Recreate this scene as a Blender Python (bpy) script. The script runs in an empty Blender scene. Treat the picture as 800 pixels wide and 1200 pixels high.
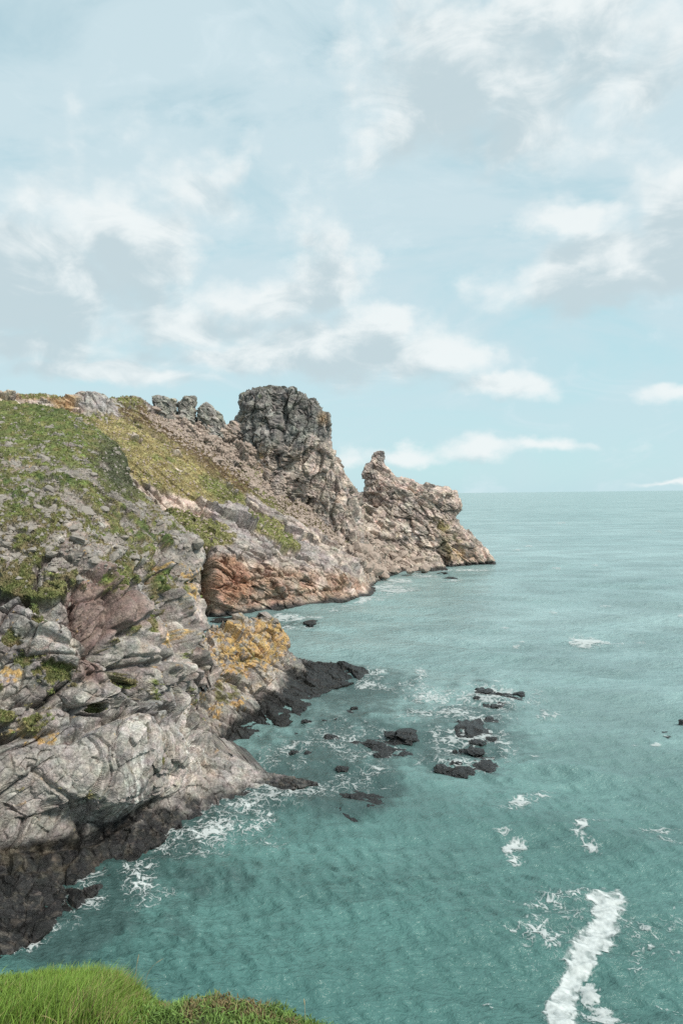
import bpy, math, random
import numpy as np
from mathutils import Matrix, Vector, Euler

random.seed(7)
rng = np.random.default_rng(11)
S = bpy.context.scene
COL = S.collection
PI = math.pi

# ------------------------------------------------------------------ camera
F, CX, CY, EYE = 873.0, 400.0, 600.0, 30.0
PITCH, ROLL = math.atan(20.96 / F), math.radians(-0.65)
cam_d = bpy.data.cameras.new('camera')
cam_d.sensor_fit = 'VERTICAL'
cam_d.sensor_height = 36.0
cam_d.lens = F / 1200.0 * 36.0
cam_d.clip_start, cam_d.clip_end = 0.1, 200000.0
cam = bpy.data.objects.new('camera', cam_d)
COL.objects.link(cam)
M = Matrix.Translation((0, 0, EYE)) @ Euler((PI / 2 - PITCH, 0, 0)).to_matrix().to_4x4() @ Matrix.Rotation(ROLL, 4, 'Z')
cam.matrix_world = M
S.camera = cam
R3 = np.array(M.to_3x3())

# ------------------------------------------------------------------ view
S.view_settings.view_transform = 'Standard'
S.view_settings.look = 'None'
S.view_settings.exposure = 0.36
S.view_settings.gamma = 1.0
S.cycles.use_denoising = False
S.cycles.sample_clamp_direct = 1.6
S.cycles.sample_clamp_indirect = 1.5
S.cycles.max_bounces = 6
S.cycles.transparent_max_bounces = 16

# ------------------------------------------------------------------ sun and sky
SUN_AZ, SUN_EL = math.radians(128), math.radians(47)
sun_d = bpy.data.lights.new('sun', 'SUN')
sun_d.energy = 3.1
sun_d.angle = math.radians(13)
sun_d.color = (1.0, 0.93, 0.84)
sun = bpy.data.objects.new('sun', sun_d)
COL.objects.link(sun)
sv = Vector((math.sin(SUN_AZ) * math.cos(SUN_EL), math.cos(SUN_AZ) * math.cos(SUN_EL), math.sin(SUN_EL)))
sun.rotation_euler = sv.to_track_quat('Z', 'Y').to_euler()
sun.location = (40, -40, 120)


class NT:
    """small helper to write node trees"""
    def __init__(self, tree):
        self.t = tree

    def n(self, kind, **kw):
        nd = self.t.nodes.new(kind)
        for k, v in kw.items():
            setattr(nd, k, v)
        return nd

    def link(self, a, b):
        self.t.links.new(a, b)

    def put(self, sock, v):
        if hasattr(v, 'is_output'):
            self.link(v, sock)
        elif v is not None:
            sock.default_value = v

    def math(self, op, a, b=None, c=None, clamp=False):
        nd = self.n('ShaderNodeMath', operation=op, use_clamp=clamp)
        for i, v in enumerate((a, b, c)):
            if v is not None:
                self.put(nd.inputs[i], v)
        return nd.outputs[0]

    def vmath(self, op, a, b=None, scale=None):
        nd = self.n('ShaderNodeVectorMath', operation=op)
        self.put(nd.inputs[0], a)
        if b is not None:
            self.put(nd.inputs[1], b)
        if scale is not None:
            self.put(nd.inputs['Scale'], scale)
        return nd.outputs['Value'] if op in ('LENGTH', 'DOT_PRODUCT') else nd.outputs[0]

    def noise(self, vec, scale, detail=6, rough=0.55, dist=0.0, color=False):
        nd = self.n('ShaderNodeTexNoise')
        self.put(nd.inputs['Vector'], vec)
        nd.inputs['Scale'].default_value = scale
        nd.inputs['Detail'].default_value = detail
        nd.inputs['Roughness'].default_value = rough
        nd.inputs['Distortion'].default_value = dist
        return nd.outputs['Color' if color else 'Fac']

    def ss(self, v, a, b, lo=0.0, hi=1.0):
        nd = self.n('ShaderNodeMapRange', interpolation_type='SMOOTHSTEP')
        self.put(nd.inputs[0], v)
        for i, x in enumerate((a, b, lo, hi)):
            nd.inputs[i + 1].default_value = x
        return nd.outputs[0]

    def mix(self, f, a, b, blend='MIX'):
        nd = self.n('ShaderNodeMix', data_type='RGBA', blend_type=blend)
        self.put(nd.inputs[0], f)
        for s, v in ((nd.inputs[6], a), (nd.inputs[7], b)):
            if isinstance(v, tuple) and len(v) == 3:
                v = v + (1.0,)
            self.put(s, v)
        return nd.outputs[2]


world = bpy.data.worlds.new('World')
S.world = world
world.use_nodes = True
wt = world.node_tree
wt.nodes.clear()
W = NT(wt)
tc = W.n('ShaderNodeTexCoord')
sky = W.n('ShaderNodeTexSky', sky_type='NISHITA', sun_disc=False, sun_elevation=SUN_EL, sun_rotation=SUN_AZ)
sky.air_density, sky.dust_density, sky.ozone_density = 1.0, 0.6, 1.0
sep = W.n('ShaderNodeSeparateXYZ')
W.link(tc.outputs['Generated'], sep.inputs[0])
dx, dy, dz = sep.outputs
az = W.math('ARCTAN2', dx, dy)
el = W.math('ARCSINE', dz)


def azel(px, py):
    a = math.atan((px - CX) / F)
    hz = 583.6 - 0.01136 * px
    return a, math.atan((hz - py) / F * math.cos(a))


# heaped clouds: px, py, rx, ry in photograph pixels, weight
BLOBS = [(555, 85, 165, 95, 1.0), (690, 70, 130, 100, .7), (480, 130, 90, 60, .7), (620, 150, 130, 50, .7),
         (735, 318, 165, 48, 1.2), (805, 250, 75, 75, 1.1), (665, 262, 70, 30, .8), (690, 300, 60, 44, 1.0),
         (40, 335, 190, 85, 1.1), (160, 290, 95, 72, 1.1), (215, 385, 150, 34, 1.0), (325, 355, 100, 40, 1.1), (392, 315, 62, 44, 1.1), (20, 400, 150, 40, .9),
         (410, 412, 150, 44, 1.15), (520, 415, 110, 40, 1.1), (445, 385, 62, 34, 1.0), (590, 448, 75, 22, 1.0), (120, 440, 150, 16, .85), (270, 420, 120, 24, .9),
         (470, 532, 70, 12, .55), (555, 527, 60, 14, .62), (410, 538, 40, 16, .6), (650, 521, 80, 9, .5), (780, 562, 60, 6, .7), (30, 240, 110, 40, .3),
         (250, 205, 150, 60, .35), (800, 465, 50, 12, .7)]


def cloud_density(gname):
    g = bpy.data.node_groups.new(gname, 'ShaderNodeTree')
    g.interface.new_socket('AzEl', in_out='INPUT', socket_type='NodeSocketVector')
    g.interface.new_socket('Density', in_out='OUTPUT', socket_type='NodeSocketFloat')
    G = NT(g)
    gi, go = G.n('NodeGroupInput'), G.n('NodeGroupOutput')
    p = gi.outputs[0]
    q = G.vmath('MULTIPLY', p, (1.0, 1.45, 1.0))
    wv = G.noise(q, 7.0, 5, 0.6, color=True)
    wv = G.vmath('SUBTRACT', wv, (0.5, 0.5, 0.5))
    wv = G.vmath('MULTIPLY', wv, (0.11, 0.07, 0.0))
    pw = G.vmath('ADD', p, wv)
    dens = None
    for (px, py, rx, ry, w) in BLOBS:
        a, e = azel(px, py)
        d = G.vmath('SUBTRACT', pw, (a, e, 0))
        d = G.vmath('MULTIPLY', d, (F / rx, F / ry, 0))
        d = G.vmath('LENGTH', d)
        d = G.math('MULTIPLY_ADD', d, -w, w)
        dens = d if dens is None else G.math('SMOOTH_MAX', dens, d, 0.18)
    # the same kind of heaped cloud carries on round the rest of the sky
    sp = G.n('ShaderNodeSeparateXYZ')
    G.link(p, sp.inputs[0])
    side = G.ss(G.math('ABSOLUTE', sp.outputs[0]), 0.46, 0.62)
    high = G.ss(sp.outputs[1], 0.62, 0.8)
    out_ = G.math('MAXIMUM', side, high)
    wide = G.noise(q, 2.1, 3, 0.5)
    wide = G.math('MULTIPLY_ADD', wide, 3.6, -1.75)
    wide = G.math('MULTIPLY_ADD', out_, 3.0, G.math('SUBTRACT', wide, 3.0))
    dens = G.math('MAXIMUM', dens, wide)
    vo = G.n('ShaderNodeTexVoronoi', feature='SMOOTH_F1', voronoi_dimensions='2D')
    G.link(pw, vo.inputs['Vector'])
    vo.inputs['Scale'].default_value = 9.5
    vo.inputs['Detail'].default_value = 2.0
    vo.inputs['Roughness'].default_value = 0.55
    vo.inputs['Smoothness'].default_value = 0.6
    fb = G.noise(q, 13.0, 8, 0.60)
    fb = G.math('MULTIPLY_ADD', fb, 1.1, -0.55)
    fb = G.math('ADD', fb, G.math('MULTIPLY_ADD', vo.outputs['Distance'], -0.60, 0.46))
    dens = G.math('ADD', dens, fb)
    G.link(dens, go.inputs[0])
    return g


grp = cloud_density('cloud_density')
cmb = W.n('ShaderNodeCombineXYZ')
W.link(az, cmb.inputs[0])
W.link(el, cmb.inputs[1])
ae = cmb.outputs[0]
g1 = W.n('ShaderNodeGroup', node_tree=grp)
W.link(ae, g1.inputs[0])
g2 = W.n('ShaderNodeGroup', node_tree=grp)
W.link(W.vmath('ADD', ae, (0.014, 0.034, 0)), g2.inputs[0])
alpha = W.ss(g1.outputs[0], -0.08, 0.62)
K = 10.0   # the background strength is 0.1
clear = W.mix(1.0, sky.outputs[0], (1.30, 1.52, 1.12), 'MULTIPLY')
hz_f = W.ss(el, 0.0, 0.62, 1.0, 0.0)
clear = W.mix(W.math('MULTIPLY_ADD', hz_f, 0.42, 0.45), clear, (0.370 * K, 0.575 * K, 0.648 * K))
vn = W.noise(W.vmath('MULTIPLY', ae, (1.0, 2.4, 1.0)), 3.2, 6, 0.6, 0.6)
veil = W.ss(vn, 0.20, 0.56)
vh = W.ss(el, 0.02, 0.30, 0.5, 0.95)
clear = W.mix(W.math('MULTIPLY', veil, vh), clear, (0.475 * K, 0.59 * K, 0.635 * K))
vn2 = W.noise(W.vmath('MULTIPLY', ae, (1.0, 2.0, 1.0)), 9.0, 8, 0.62, 0.8)
clear = W.mix(W.ss(vn2, 0.50, 0.74, 0.0, 0.5), clear, (0.55 * K, 0.65 * K, 0.69 * K))
lit = W.ss(W.math('ADD', g2.outputs[0], W.math('MULTIPLY_ADD', vn2, -1.9, 0.93)), -0.05, 0.85, 1.0, 0.0)
ccol = W.mix(lit, (0.43 * K, 0.52 * K, 0.555 * K), (0.70 * K, 0.735 * K, 0.735 * K))
skyc = W.mix(W.math('MULTIPLY', alpha, 0.86), clear, ccol)
bg = W.n('ShaderNodeBackground')
W.link(skyc, bg.inputs[0])
bg.inputs[1].default_value = 0.1
wo = W.n('ShaderNodeOutputWorld')
W.link(bg.outputs[0], wo.inputs[0])


# ------------------------------------------------------------------ geometry helpers
def ray(px, py):
    px, py = np.broadcast_arrays(np.asarray(px, float), np.asarray(py, float))
    d = np.stack([(px - CX) / F, -(py - CY) / F, -np.ones_like(px)], -1)
    return d @ R3.T


def P(px, py, depth):
    return np.array([0, 0, EYE]) + ray(px, py) * np.asarray(depth, float)[..., None]


def sea_depth(px, py, z=0.0):
    r = ray(px, py)
    return (z - EYE) / np.minimum(r[..., 2], -1e-4)


def project(p):
    q = (np.asarray(p) - np.array([0, 0, EYE])) @ R3
    return CX + F * q[..., 0] / -q[..., 2], CY - F * q[..., 1] / -q[..., 2]


def H(ix, iy, iz, seed):
    h = (ix.astype(np.int64) * 374761393 + iy.astype(np.int64) * 668265263 + iz.astype(np.int64) * 1274126177 + seed * 974711) & 0xffffffff
    h = ((h ^ (h >> 13)) * 1103515245 + 12345) & 0xffffffff
    h = ((h ^ (h >> 15)) * 2246822519) & 0xffffffff
    return h ^ (h >> 16)


def noise3(p, seed=0):
    i = np.floor(p).astype(np.int64)
    f = (p - i).astype(np.float32)
    u = f * f * f * (f * (f * 6 - 15) + 10)
    out = 0
    for a in (0, 1):
        wx = u[:, 0] if a else 1 - u[:, 0]
        for b in (0, 1):
            wy = u[:, 1] if b else 1 - u[:, 1]
            for c in (0, 1):
                wz = u[:, 2] if c else 1 - u[:, 2]
                h = H(i[:, 0] + a, i[:, 1] + b, i[:, 2] + c, seed)
                g = (((h & 1023) - 511.5) * (f[:, 0] - a) + (((h >> 10) & 1023) - 511.5) * (f[:, 1] - b) + (((h >> 20) & 1023) - 511.5) * (f[:, 2] - c)) / 511.5
                out = out + wx * wy * wz * g
    return out.astype(np.float32)


def fbm(p, size, octaves=4, seed=0, gain=0.5, ridged=False):
    q = p / size
    a, s, t = 1.0, 0, 0
    for o in range(octaves):
        n = noise3(q, seed + o * 17)
        if ridged:
            n = 0.5 - np.abs(n) * 2
        s = s + a * n
        t += a
        a *= gain
        q = q * 2.03 + 11.3
    return s / t * (1.0 if ridged else 1.6)


def worley(q, seed=0):
    i = np.floor(q - 0.5).astype(np.int64)
    n = len(q)
    d1 = np.full(n, 9.0, np.float32)
    d2 = np.full(n, 9.0, np.float32)
    hh = np.zeros(n, np.int64)
    dq = np.zeros((n, 3), np.float32)
    for a in (0, 1):
        for b in (0, 1):
            for c in (0, 1):
                h = H(i[:, 0] + a, i[:, 1] + b, i[:, 2] + c, seed)
                e = np.stack([q[:, 0] - (i[:, 0] + a) - 0.12 - 0.76 * (h & 1023) / 1023.,
                              q[:, 1] - (i[:, 1] + b) - 0.12 - 0.76 * ((h >> 10) & 1023) / 1023.,
                              q[:, 2] - (i[:, 2] + c) - 0.12 - 0.76 * ((h >> 20) & 1023) / 1023.], -1).astype(np.float32)
                d = (e * e).sum(1)
                m = d < d1
                d2 = np.where(m, d1, np.minimum(d2, d))
                d1 = np.where(m, d, d1)
                hh = np.where(m, h, hh)
                dq = np.where(m[:, None], e, dq)
    return np.sqrt(d1), np.sqrt(d2), hh, dq


def facets(p, size, seed, rot=None, stretch=(1, 1, 1), tilt=0.55, step=0.3, crack=0.12):
    """blocky broken rock: every cell gets its own tilted plane, offset and joint; returns displacement and a cell tone"""
    q = p if rot is None else p @ rot
    q = q / (size * np.array(stretch))
    q = q + 0.18 * np.stack([noise3(q * 1.7, seed + 1), noise3(q * 1.7, seed + 2), noise3(q * 1.7, seed + 3)], -1)
    d1, d2, h, dq = worley(q, seed)
    h2 = H(h, h >> 7, h >> 3, seed + 5)
    g = np.stack([(h2 & 1023) / 511.5 - 1, ((h2 >> 10) & 1023) / 511.5 - 1, ((h2 >> 20) & 1023) / 511.5 - 1], -1)
    off = ((h >> 5) & 1023) / 511.5 - 1
    d = size * (step * off + tilt * (g * dq).sum(1) - crack * np.exp(-((d2 - d1) / 0.06) ** 2))
    return d.astype(np.float32), ((h2 >> 4) & 1023) / 1023., (d2 - d1)


def rotm(ax, ay, az_):
    return np.array(Euler((math.radians(ax), math.radians(ay), math.radians(az_))).to_matrix())


def mesh_np(name, v, f, smooth=False, cols=None, mat=None, parent=None, attrs=None):
    me = bpy.data.meshes.new(name)
    v = np.asarray(v, np.float32)
    f = np.asarray(f, np.int32)
    k = f.shape[1]
    me.vertices.add(len(v))
    me.vertices.foreach_set('co', v.ravel())
    me.loops.add(f.size)
    me.loops.foreach_set('vertex_index', f.ravel())
    me.polygons.add(len(f))
    me.polygons.foreach_set('loop_start', np.arange(0, f.size, k, dtype=np.int32))
    me.polygons.foreach_set('use_smooth', np.full(len(f), bool(smooth)))
    me.update(calc_edges=True)
    if cols is not None:
        c = np.ones((len(v), 4), np.float32)
        c[:, :3] = cols
        me.attributes.new('Col', 'FLOAT_COLOR', 'POINT').data.foreach_set('color', c.ravel())
    for k2, val in (attrs or {}).items():
        me.attributes.new(k2, 'FLOAT', 'POINT').data.foreach_set('value', np.asarray(val, np.float32))
    if mat:
        me.materials.append(mat)
    o = bpy.data.objects.new(name, me)
    COL.objects.link(o)
    if parent:
        o.parent = parent
    return o


def tag(o, label=None, cat=None, group=None, kind=None):
    for k, v in (('label', label), ('category', cat), ('group', group), ('kind', kind)):
        if v:
            o[k] = v
    return o


def vnormals(v, f):
    a, b, c, d = (v[f[:, i]] for i in range(4))
    n = np.cross(c - a, d - b)
    out = np.zeros_like(v)
    for i in range(4):
        for k in range(3):
            out[:, k] += np.bincount(f[:, i], n[:, k], len(v))
    return out / np.maximum(np.linalg.norm(out, axis=1, keepdims=True), 1e-9)


def relax(d, f, n, times):
    """softens a displacement over neighbouring vertices so that joints do not tear the surface"""
    cnt = np.maximum(np.bincount(f.ravel(), minlength=n), 1)
    for _ in range(times):
        m = d[f].mean(1)
        d = np.bincount(f.ravel(), np.repeat(m, 4), n) / cnt
    return d


def inside(px, py, poly):
    poly = np.asarray(poly, float)
    r = np.zeros(px.shape, bool)
    x0, y0 = poly[-1]
    for x1, y1 in poly:
        c = ((y1 > py) != (y0 > py))
        if y1 != y0:
            r ^= c & (px < (x0 - x1) * (py - y1) / (y0 - y1) + x1)
        x0, y0 = x1, y1
    return r


def polydist(px, py, pts):
    d = np.full(px.shape, 1e9)
    for (x0, y0), (x1, y1) in zip(pts[:-1], pts[1:]):
        ex, ey = x1 - x0, y1 - y0
        t = np.clip(((px - x0) * ex + (py - y0) * ey) / (ex * ex + ey * ey + 1e-9), 0, 1)
        d = np.minimum(d, np.hypot(px - x0 - t * ex, py - y0 - t * ey))
    return d


def poly_soft(px, py, poly, soft):
    d = polydist(px, py, list(poly) + [poly[0]])
    s = np.where(inside(px, py, poly), d, -d)
    return np.clip(0.5 + s / (2 * soft), 0, 1)


def blob(px, py, cx, cy, rx, ry, ang=0.0):
    c, s = math.cos(math.radians(ang)), math.sin(math.radians(ang))
    x, y = px - cx, py - cy
    return np.clip(1 - np.hypot((x * c + y * s) / rx, (-x * s + y * c) / ry), 0, 1)


def sst(x, a, b):
    t = np.clip((x - a) / (b - a), 0, 1)
    return t * t * (3 - 2 * t)


def mixc(c, col, m):
    return c + (np.array(col) - c) * np.asarray(m)[:, None]


def tps(samples, px, py):
    s = np.array(samples, float)
    x, y, d = s[:, 0] / 100, s[:, 1] / 100, s[:, 2]
    n = len(s)

    def k(r2):
        return 0.5 * r2 * np.log(r2 + 1e-9)
    A = np.zeros((n + 3, n + 3))
    A[:n, :n] = k((x[:, None] - x) ** 2 + (y[:, None] - y) ** 2) + np.eye(n) * 0.02
    A[:n, n:] = np.stack([np.ones(n), x, y], 1)
    A[n:, :n] = A[:n, n:].T
    w = np.linalg.solve(A, np.r_[d, 0, 0, 0])
    qx, qy = px / 100, py / 100
    out = w[n] + w[n + 1] * qx + w[n + 2] * qy
    for i in range(n):
        out = out + w[i] * k((qx - x[i]) ** 2 + (qy - y[i]) ** 2)
    return out


def terrain_front(outline, samples, step, back):
    """ground seen from the landing: surface inside an outline with its own distances, carried on behind the skyline and under the water"""
    o = np.array(outline, float)
    x0, x1, y0, y1 = o[:, 0].min(), o[:, 0].max(), o[:, 1].min(), o[:, 1].max()
    nx, ny = int((x1 - x0) / step) + 2, int((y1 - y0) / step) + 2
    gx, gy = np.meshgrid(x0 + np.arange(nx) * step, y0 + np.arange(ny) * step)
    m = inside(gx, gy, o)
    q = m[:-1, :-1] & m[1:, :-1] & m[:-1, 1:] & m[1:, 1:]
    used = np.zeros_like(m)
    used[:-1, :-1] |= q
    used[1:, :-1] |= q
    used[:-1, 1:] |= q
    used[1:, 1:] |= q
    idx = np.full(m.shape, -1)
    idx[used] = np.arange(used.sum())
    px, py = gx[used], gy[used]
    d = tps(samples, px, py)
    # never below the water surface's own distance by more than the under-water skirt
    zs = sea_depth(px, py, -1.2)
    d = np.where((zs > 0) & (zs < 2000), np.minimum(d, zs), d)
    v = P(px, py, d)
    a, b, c, e = idx[:-1, :-1][q], idx[:-1, 1:][q], idx[1:, 1:][q], idx[1:, :-1][q]
    f = np.stack([a, e, c, b], 1)       # facing the camera
    # boundary edges -> rings going back
    ed = np.concatenate([f[:, [0, 1]], f[:, [1, 2]], f[:, [2, 3]], f[:, [3, 0]]])
    key = np.minimum(ed[:, 0], ed[:, 1]).astype(np.int64) * len(v) + np.maximum(ed[:, 0], ed[:, 1])
    u, inv, cnt = np.unique(key, return_inverse=True, return_counts=True)
    be = ed[cnt[inv] == 1]
    bv = np.unique(be)
    remap = np.full(len(v), -1)
    remap[bv] = np.arange(len(bv))
    vp = v[bv]
    dirh = vp - np.array([0, 0, EYE])
    dirh[:, 2] = 0
    dirh /= np.linalg.norm(dirh, axis=1, keepdims=True)
    low = vp[:, 2] < 0.6
    vs, ps, fs = [v], [np.stack([px, py], 1)], [f]
    prev = bv
    n0 = len(v)
    side = np.array([-0.35, 0.25, 0])
    for (t, drop) in back:
        nv = vp + dirh * t + side * t
        nv[:, 2] = vp[:, 2] - drop * np.maximum(vp[:, 2] + 4, 1) / 30
        lowp = vp + np.array([0, 0, -1]) * min(t, 5) + dirh * 0.15 * t
        nv = np.where(low[:, None], lowp, nv)
        ids = np.arange(len(bv)) + n0
        n0 += len(bv)
        A_, B_ = be[:, 0], be[:, 1]
        ra, rb = remap[A_], remap[B_]
        fs.append(np.stack([prev[ra] if len(prev) == len(bv) else prev[A_], ids[ra], ids[rb], prev[rb] if len(prev) == len(bv) else prev[B_]], 1))
        vs.append(nv)
        ps.append(np.stack([px[bv], py[bv]], 1))
        prev = ids
    v, f, pp = np.concatenate(vs), np.concatenate(fs), np.concatenate(ps)
    return v, f, pp[:, 0], pp[:, 1], len(px)


# ------------------------------------------------------------------ materials
def rock_mat(name, s1, s2, bump_d, wet=True):
    m = bpy.data.materials.new(name)
    m.use_nodes = True
    T = NT(m.node_tree)
    b = m.node_tree.nodes['Principled BSDF']
    at = T.n('ShaderNodeAttribute', attribute_name='Col')
    geo = T.n('ShaderNodeNewGeometry')
    p = geo.outputs['Position']
    n1 = T.noise(p, s1, 8, 0.68)
    n2 = T.noise(T.vmath('MULTIPLY', p, (1.0, 1.0, 2.4)), s2, 6, 0.62)
    n0 = T.noise(p, s1 * 3.1, 6, 0.75)
    tone = T.math('MULTIPLY_ADD', n1, 1.7, 0.15)
    tone = T.math('MULTIPLY', tone, T.ss(n0, 0.30, 0.68, 0.55, 1.45))
    tone = T.math('MULTIPLY', tone, T.math('MULTIPLY_ADD', n2, 1.1, 0.45))
    c = T.vmath('SCALE', at.outputs['Color'], scale=tone)
    hue = T.noise(p, s1 * 0.45, 4, 0.6, color=True)
    hue = T.vmath('MULTIPLY_ADD', hue, (0.34, 0.26, 0.22))
    hue_n = hue.node
    hue_n.inputs[2].default_value = (0.83, 0.87, 0.89)
    c = T.vmath('MULTIPLY', c, hue)
    T.link(c, b.inputs['Base Color'])
    wa = T.n('ShaderNodeAttribute', attribute_name='wet')
    T.link(T.ss(wa.outputs['Fac'], 0, 1, 0.88, 0.34), b.inputs['Roughness'])
    b.inputs['Specular IOR Level'].default_value = 0.3
    bn = T.n('ShaderNodeBump')
    bn.inputs['Strength'].default_value = 0.9
    bn.inputs['Distance'].default_value = bump_d
    T.link(T.noise(p, s1 * 1.3, 9, 0.7), bn.inputs['Height'])
    T.link(bn.outputs[0], b.inputs['Normal'])
    return m


M_ROCK_NEAR = rock_mat('grey_rock', 1.9, 0.55, 0.30)
M_ROCK_MID = rock_mat('spur_rock', 1.5, 0.45, 0.35)
M_ROCK_FAR = rock_mat('pinkish_rock', 0.75, 0.22, 0.7)


def flat_mat(name, col, rough=0.8, var=0.5, scale=2.0, bump=0.0, spec=0.3, attr=False, sub=0.0):
    m = bpy.data.materials.new(name)
    m.use_nodes = True
    T = NT(m.node_tree)
    b = m.node_tree.nodes['Principled BSDF']
    p = T.n('ShaderNodeNewGeometry').outputs['Position']
    n = T.noise(p, scale, 7, 0.65)
    base = T.n('ShaderNodeAttribute', attribute_name='Col').outputs['Color'] if attr else None
    if base is None:
        rgb = T.n('ShaderNodeRGB')
        rgb.outputs[0].default_value = tuple(col) + (1,)
        base = rgb.outputs[0]
    c = T.vmath('SCALE', base, scale=T.math('MULTIPLY_ADD', n, var * 2, 1 - var))
    T.link(c, b.inputs['Base Color'])
    b.inputs['Roughness'].default_value = rough
    b.inputs['Specular IOR Level'].default_value = spec
    if bump:
        bn = T.n('ShaderNodeBump')
        bn.inputs['Distance'].default_value = bump
        T.link(T.noise(p, scale * 1.5, 8, 0.7), bn.inputs['Height'])
        T.link(bn.outputs[0], b.inputs['Normal'])
    return m


M_BLADE = flat_mat('grass_blades', (0.1, 0.15, 0.04), 0.6, 0.25, 6.0, attr=True)
M_WETROCK = flat_mat('wet_black_rock', (0.018, 0.019, 0.019), 0.34, 0.85, 3.5, bump=0.25, spec=0.5)
M_BOULDER = flat_mat('pale_boulder_rock', (0.36, 0.29, 0.245), 0.88, 0.5, 0.9, bump=0.4)
M_STONE = flat_mat('grey_field_stone', (0.29, 0.262, 0.232), 0.88, 0.55, 1.6, bump=0.2)

# ------------------------------------------------------------------ sea
_r = np.random.default_rng(5)
WAVES = []
for i in range(64):
    lam = 0.55 * (26.0 / 0.55) ** (i / 63.0)
    th = math.radians(248) + _r.normal(0, 0.62 if lam < 4 else 0.40)
    amp = 0.0200 * lam ** 0.62 * (1.0 if lam < 3 else 0.62)
    WAVES.append((lam, math.cos(th), math.sin(th), amp, _r.uniform(0, 2 * PI)))


def wave_z(x, y):
    r = np.hypot(x, y)
    dr = np.maximum(r * r / (EYE * F) * 1.2, 0.06)
    z = np.zeros_like(x)
    gust = 0.75 + 0.5 * noise3(np.stack([x / 17, y / 17, np.zeros_like(x)], -1), 77)
    for lam, cx, cy, a, ph in WAVES:
        w = sst(lam / dr, 2.2, 5.0)
        k = 2 * PI / lam
        t = k * (x * cx + y * cy) + ph
        z += w * a * (np.sin(t) + 0.26 * np.sin(2 * t - PI / 2)) * (gust if lam < 5 else 1)
    return z * sst(r, 3000, 800)


az_d = np.radians(np.arange(-29.5, 29.5, 0.085))
az_o = np.radians(np.concatenate([np.arange(-180, -60, 6), np.arange(-60, -29.6, 0.8)]))
az_p = -az_o[::-1]
azs = np.concatenate([az_o, az_d, az_p[:-1]])
pys = np.concatenate([np.linspace(1500, 1260, 30)[:-1], np.arange(1260, 640, -1.15), np.arange(640, 592, -0.8)])
rad = np.concatenate([[0.5, 6, 14, 22], EYE * F / (pys - 579.0), np.geomspace(2300, 90000, 60)])
rg, ag = np.meshgrid(rad, azs, indexing='ij')
sx, sy = (rg * np.sin(ag)).ravel(), (rg * np.cos(ag)).ravel()
sz = wave_z(sx, sy)
nr, na = rg.shape
ii, jj = np.meshgrid(np.arange(nr - 1), np.arange(na), indexing='ij')
j2 = (jj + 1) % na
sf = np.stack([ii * na + jj, ii * na + j2, (ii + 1) * na + j2, (ii + 1) * na + jj], -1).reshape(-1, 4)[:, ::-1]
sp3 = np.stack([sx, sy, sz], -1)
front = sy > 5
spx, spy = np.full(sx.shape, -999.), np.full(sx.shape, -999.)
a_, b_ = project(np.stack([sx[front], sy[front], 0 * sx[front]], -1))
spx[front], spy[front] = a_, b_
wn = fbm(np.stack([sx, sy, 0 * sx], -1), 7.0, 4, 31)
shoal_and_reflection = (1.3 * blob(spx, spy, 400, 875, 150, 90) + 1.2 * blob(spx, spy, 560, 860, 95, 75) + 1.4 * blob(spx, spy, 415, 938, 70, 36, -8)
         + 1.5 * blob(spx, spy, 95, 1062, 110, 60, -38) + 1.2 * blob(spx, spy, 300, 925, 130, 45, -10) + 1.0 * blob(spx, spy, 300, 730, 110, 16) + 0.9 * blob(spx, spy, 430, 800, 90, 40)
         + 0.8 * blob(spx, spy, 215, 970, 110, 50, -35) + 0.65 * blob(spx, spy, 150, 1075, 230, 120, -20))  # widest patch is the cliff's dark reflection painted into the water; others are shoals
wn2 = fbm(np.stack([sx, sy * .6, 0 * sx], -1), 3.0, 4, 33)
shoal_and_reflection = sst(shoal_and_reflection * 1.25 + .5 * wn + .9 * wn2 + .5 * fbm(np.stack([sx * .6, sy, 0 * sx], -1), 1.0, 3, 34), .15, 1.25) * (shoal_and_reflection > 0)

m_sea = bpy.data.materials.new('sea_water')
m_sea.use_nodes = True
T = NT(m_sea.node_tree)
b = m_sea.node_tree.nodes['Principled BSDF']
p = T.n('ShaderNodeNewGeometry').outputs['Position']
sh = T.n('ShaderNodeAttribute', attribute_name='shoal_and_reflection').outputs['Fac']
pl = T.n('ShaderNodeVectorMath', operation='LENGTH')
T.link(p, pl.inputs[0])
dist = pl.outputs['Value']
big = T.noise(T.vmath('MULTIPLY', p, (0.35, 1.0, 1.0)), 0.016, 5, 0.6)
water_sheen = T.mix(T.ss(dist, 42, 150), (0.060, 0.148, 0.136), (0.205, 0.318, 0.316))  # paler with distance: grazing sky reflection put into the base colour
water_sheen = T.mix(T.ss(big, 0.40, 0.60), water_sheen, T.mix(1.0, water_sheen, (1.30, 1.22, 1.22), 'MULTIPLY'))  # broad bands of cloud shadow painted into the water colour
mid_n = T.noise(T.vmath('MULTIPLY', p, (0.6, 1.0, 1.0)), 0.075, 4, 0.55)
water_sheen = T.vmath('SCALE', water_sheen, scale=T.ss(mid_n, 0.35, 0.65, 0.86, 1.16))
wcol = T.mix(T.math('MULTIPLY', sh, 0.85), water_sheen, (0.040, 0.078, 0.075))
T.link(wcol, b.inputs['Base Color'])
b.inputs['IOR'].default_value = 1.40
T.link(T.ss(dist, 50, 900, 0.20, 0.30), b.inputs['Roughness'])
bump1 = T.noise(T.vmath('MULTIPLY', p, (0.7, 1.25, 1.0)), 3.4, 4, 0.55)
bump2 = T.noise(T.vmath('MULTIPLY', p, (0.6, 1.2, 1.0)), 0.60, 5, 0.6)
bn1 = T.n('ShaderNodeBump')
bn1.inputs['Strength'].default_value = 0.75
bn1.inputs['Distance'].default_value = 0.26
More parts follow.
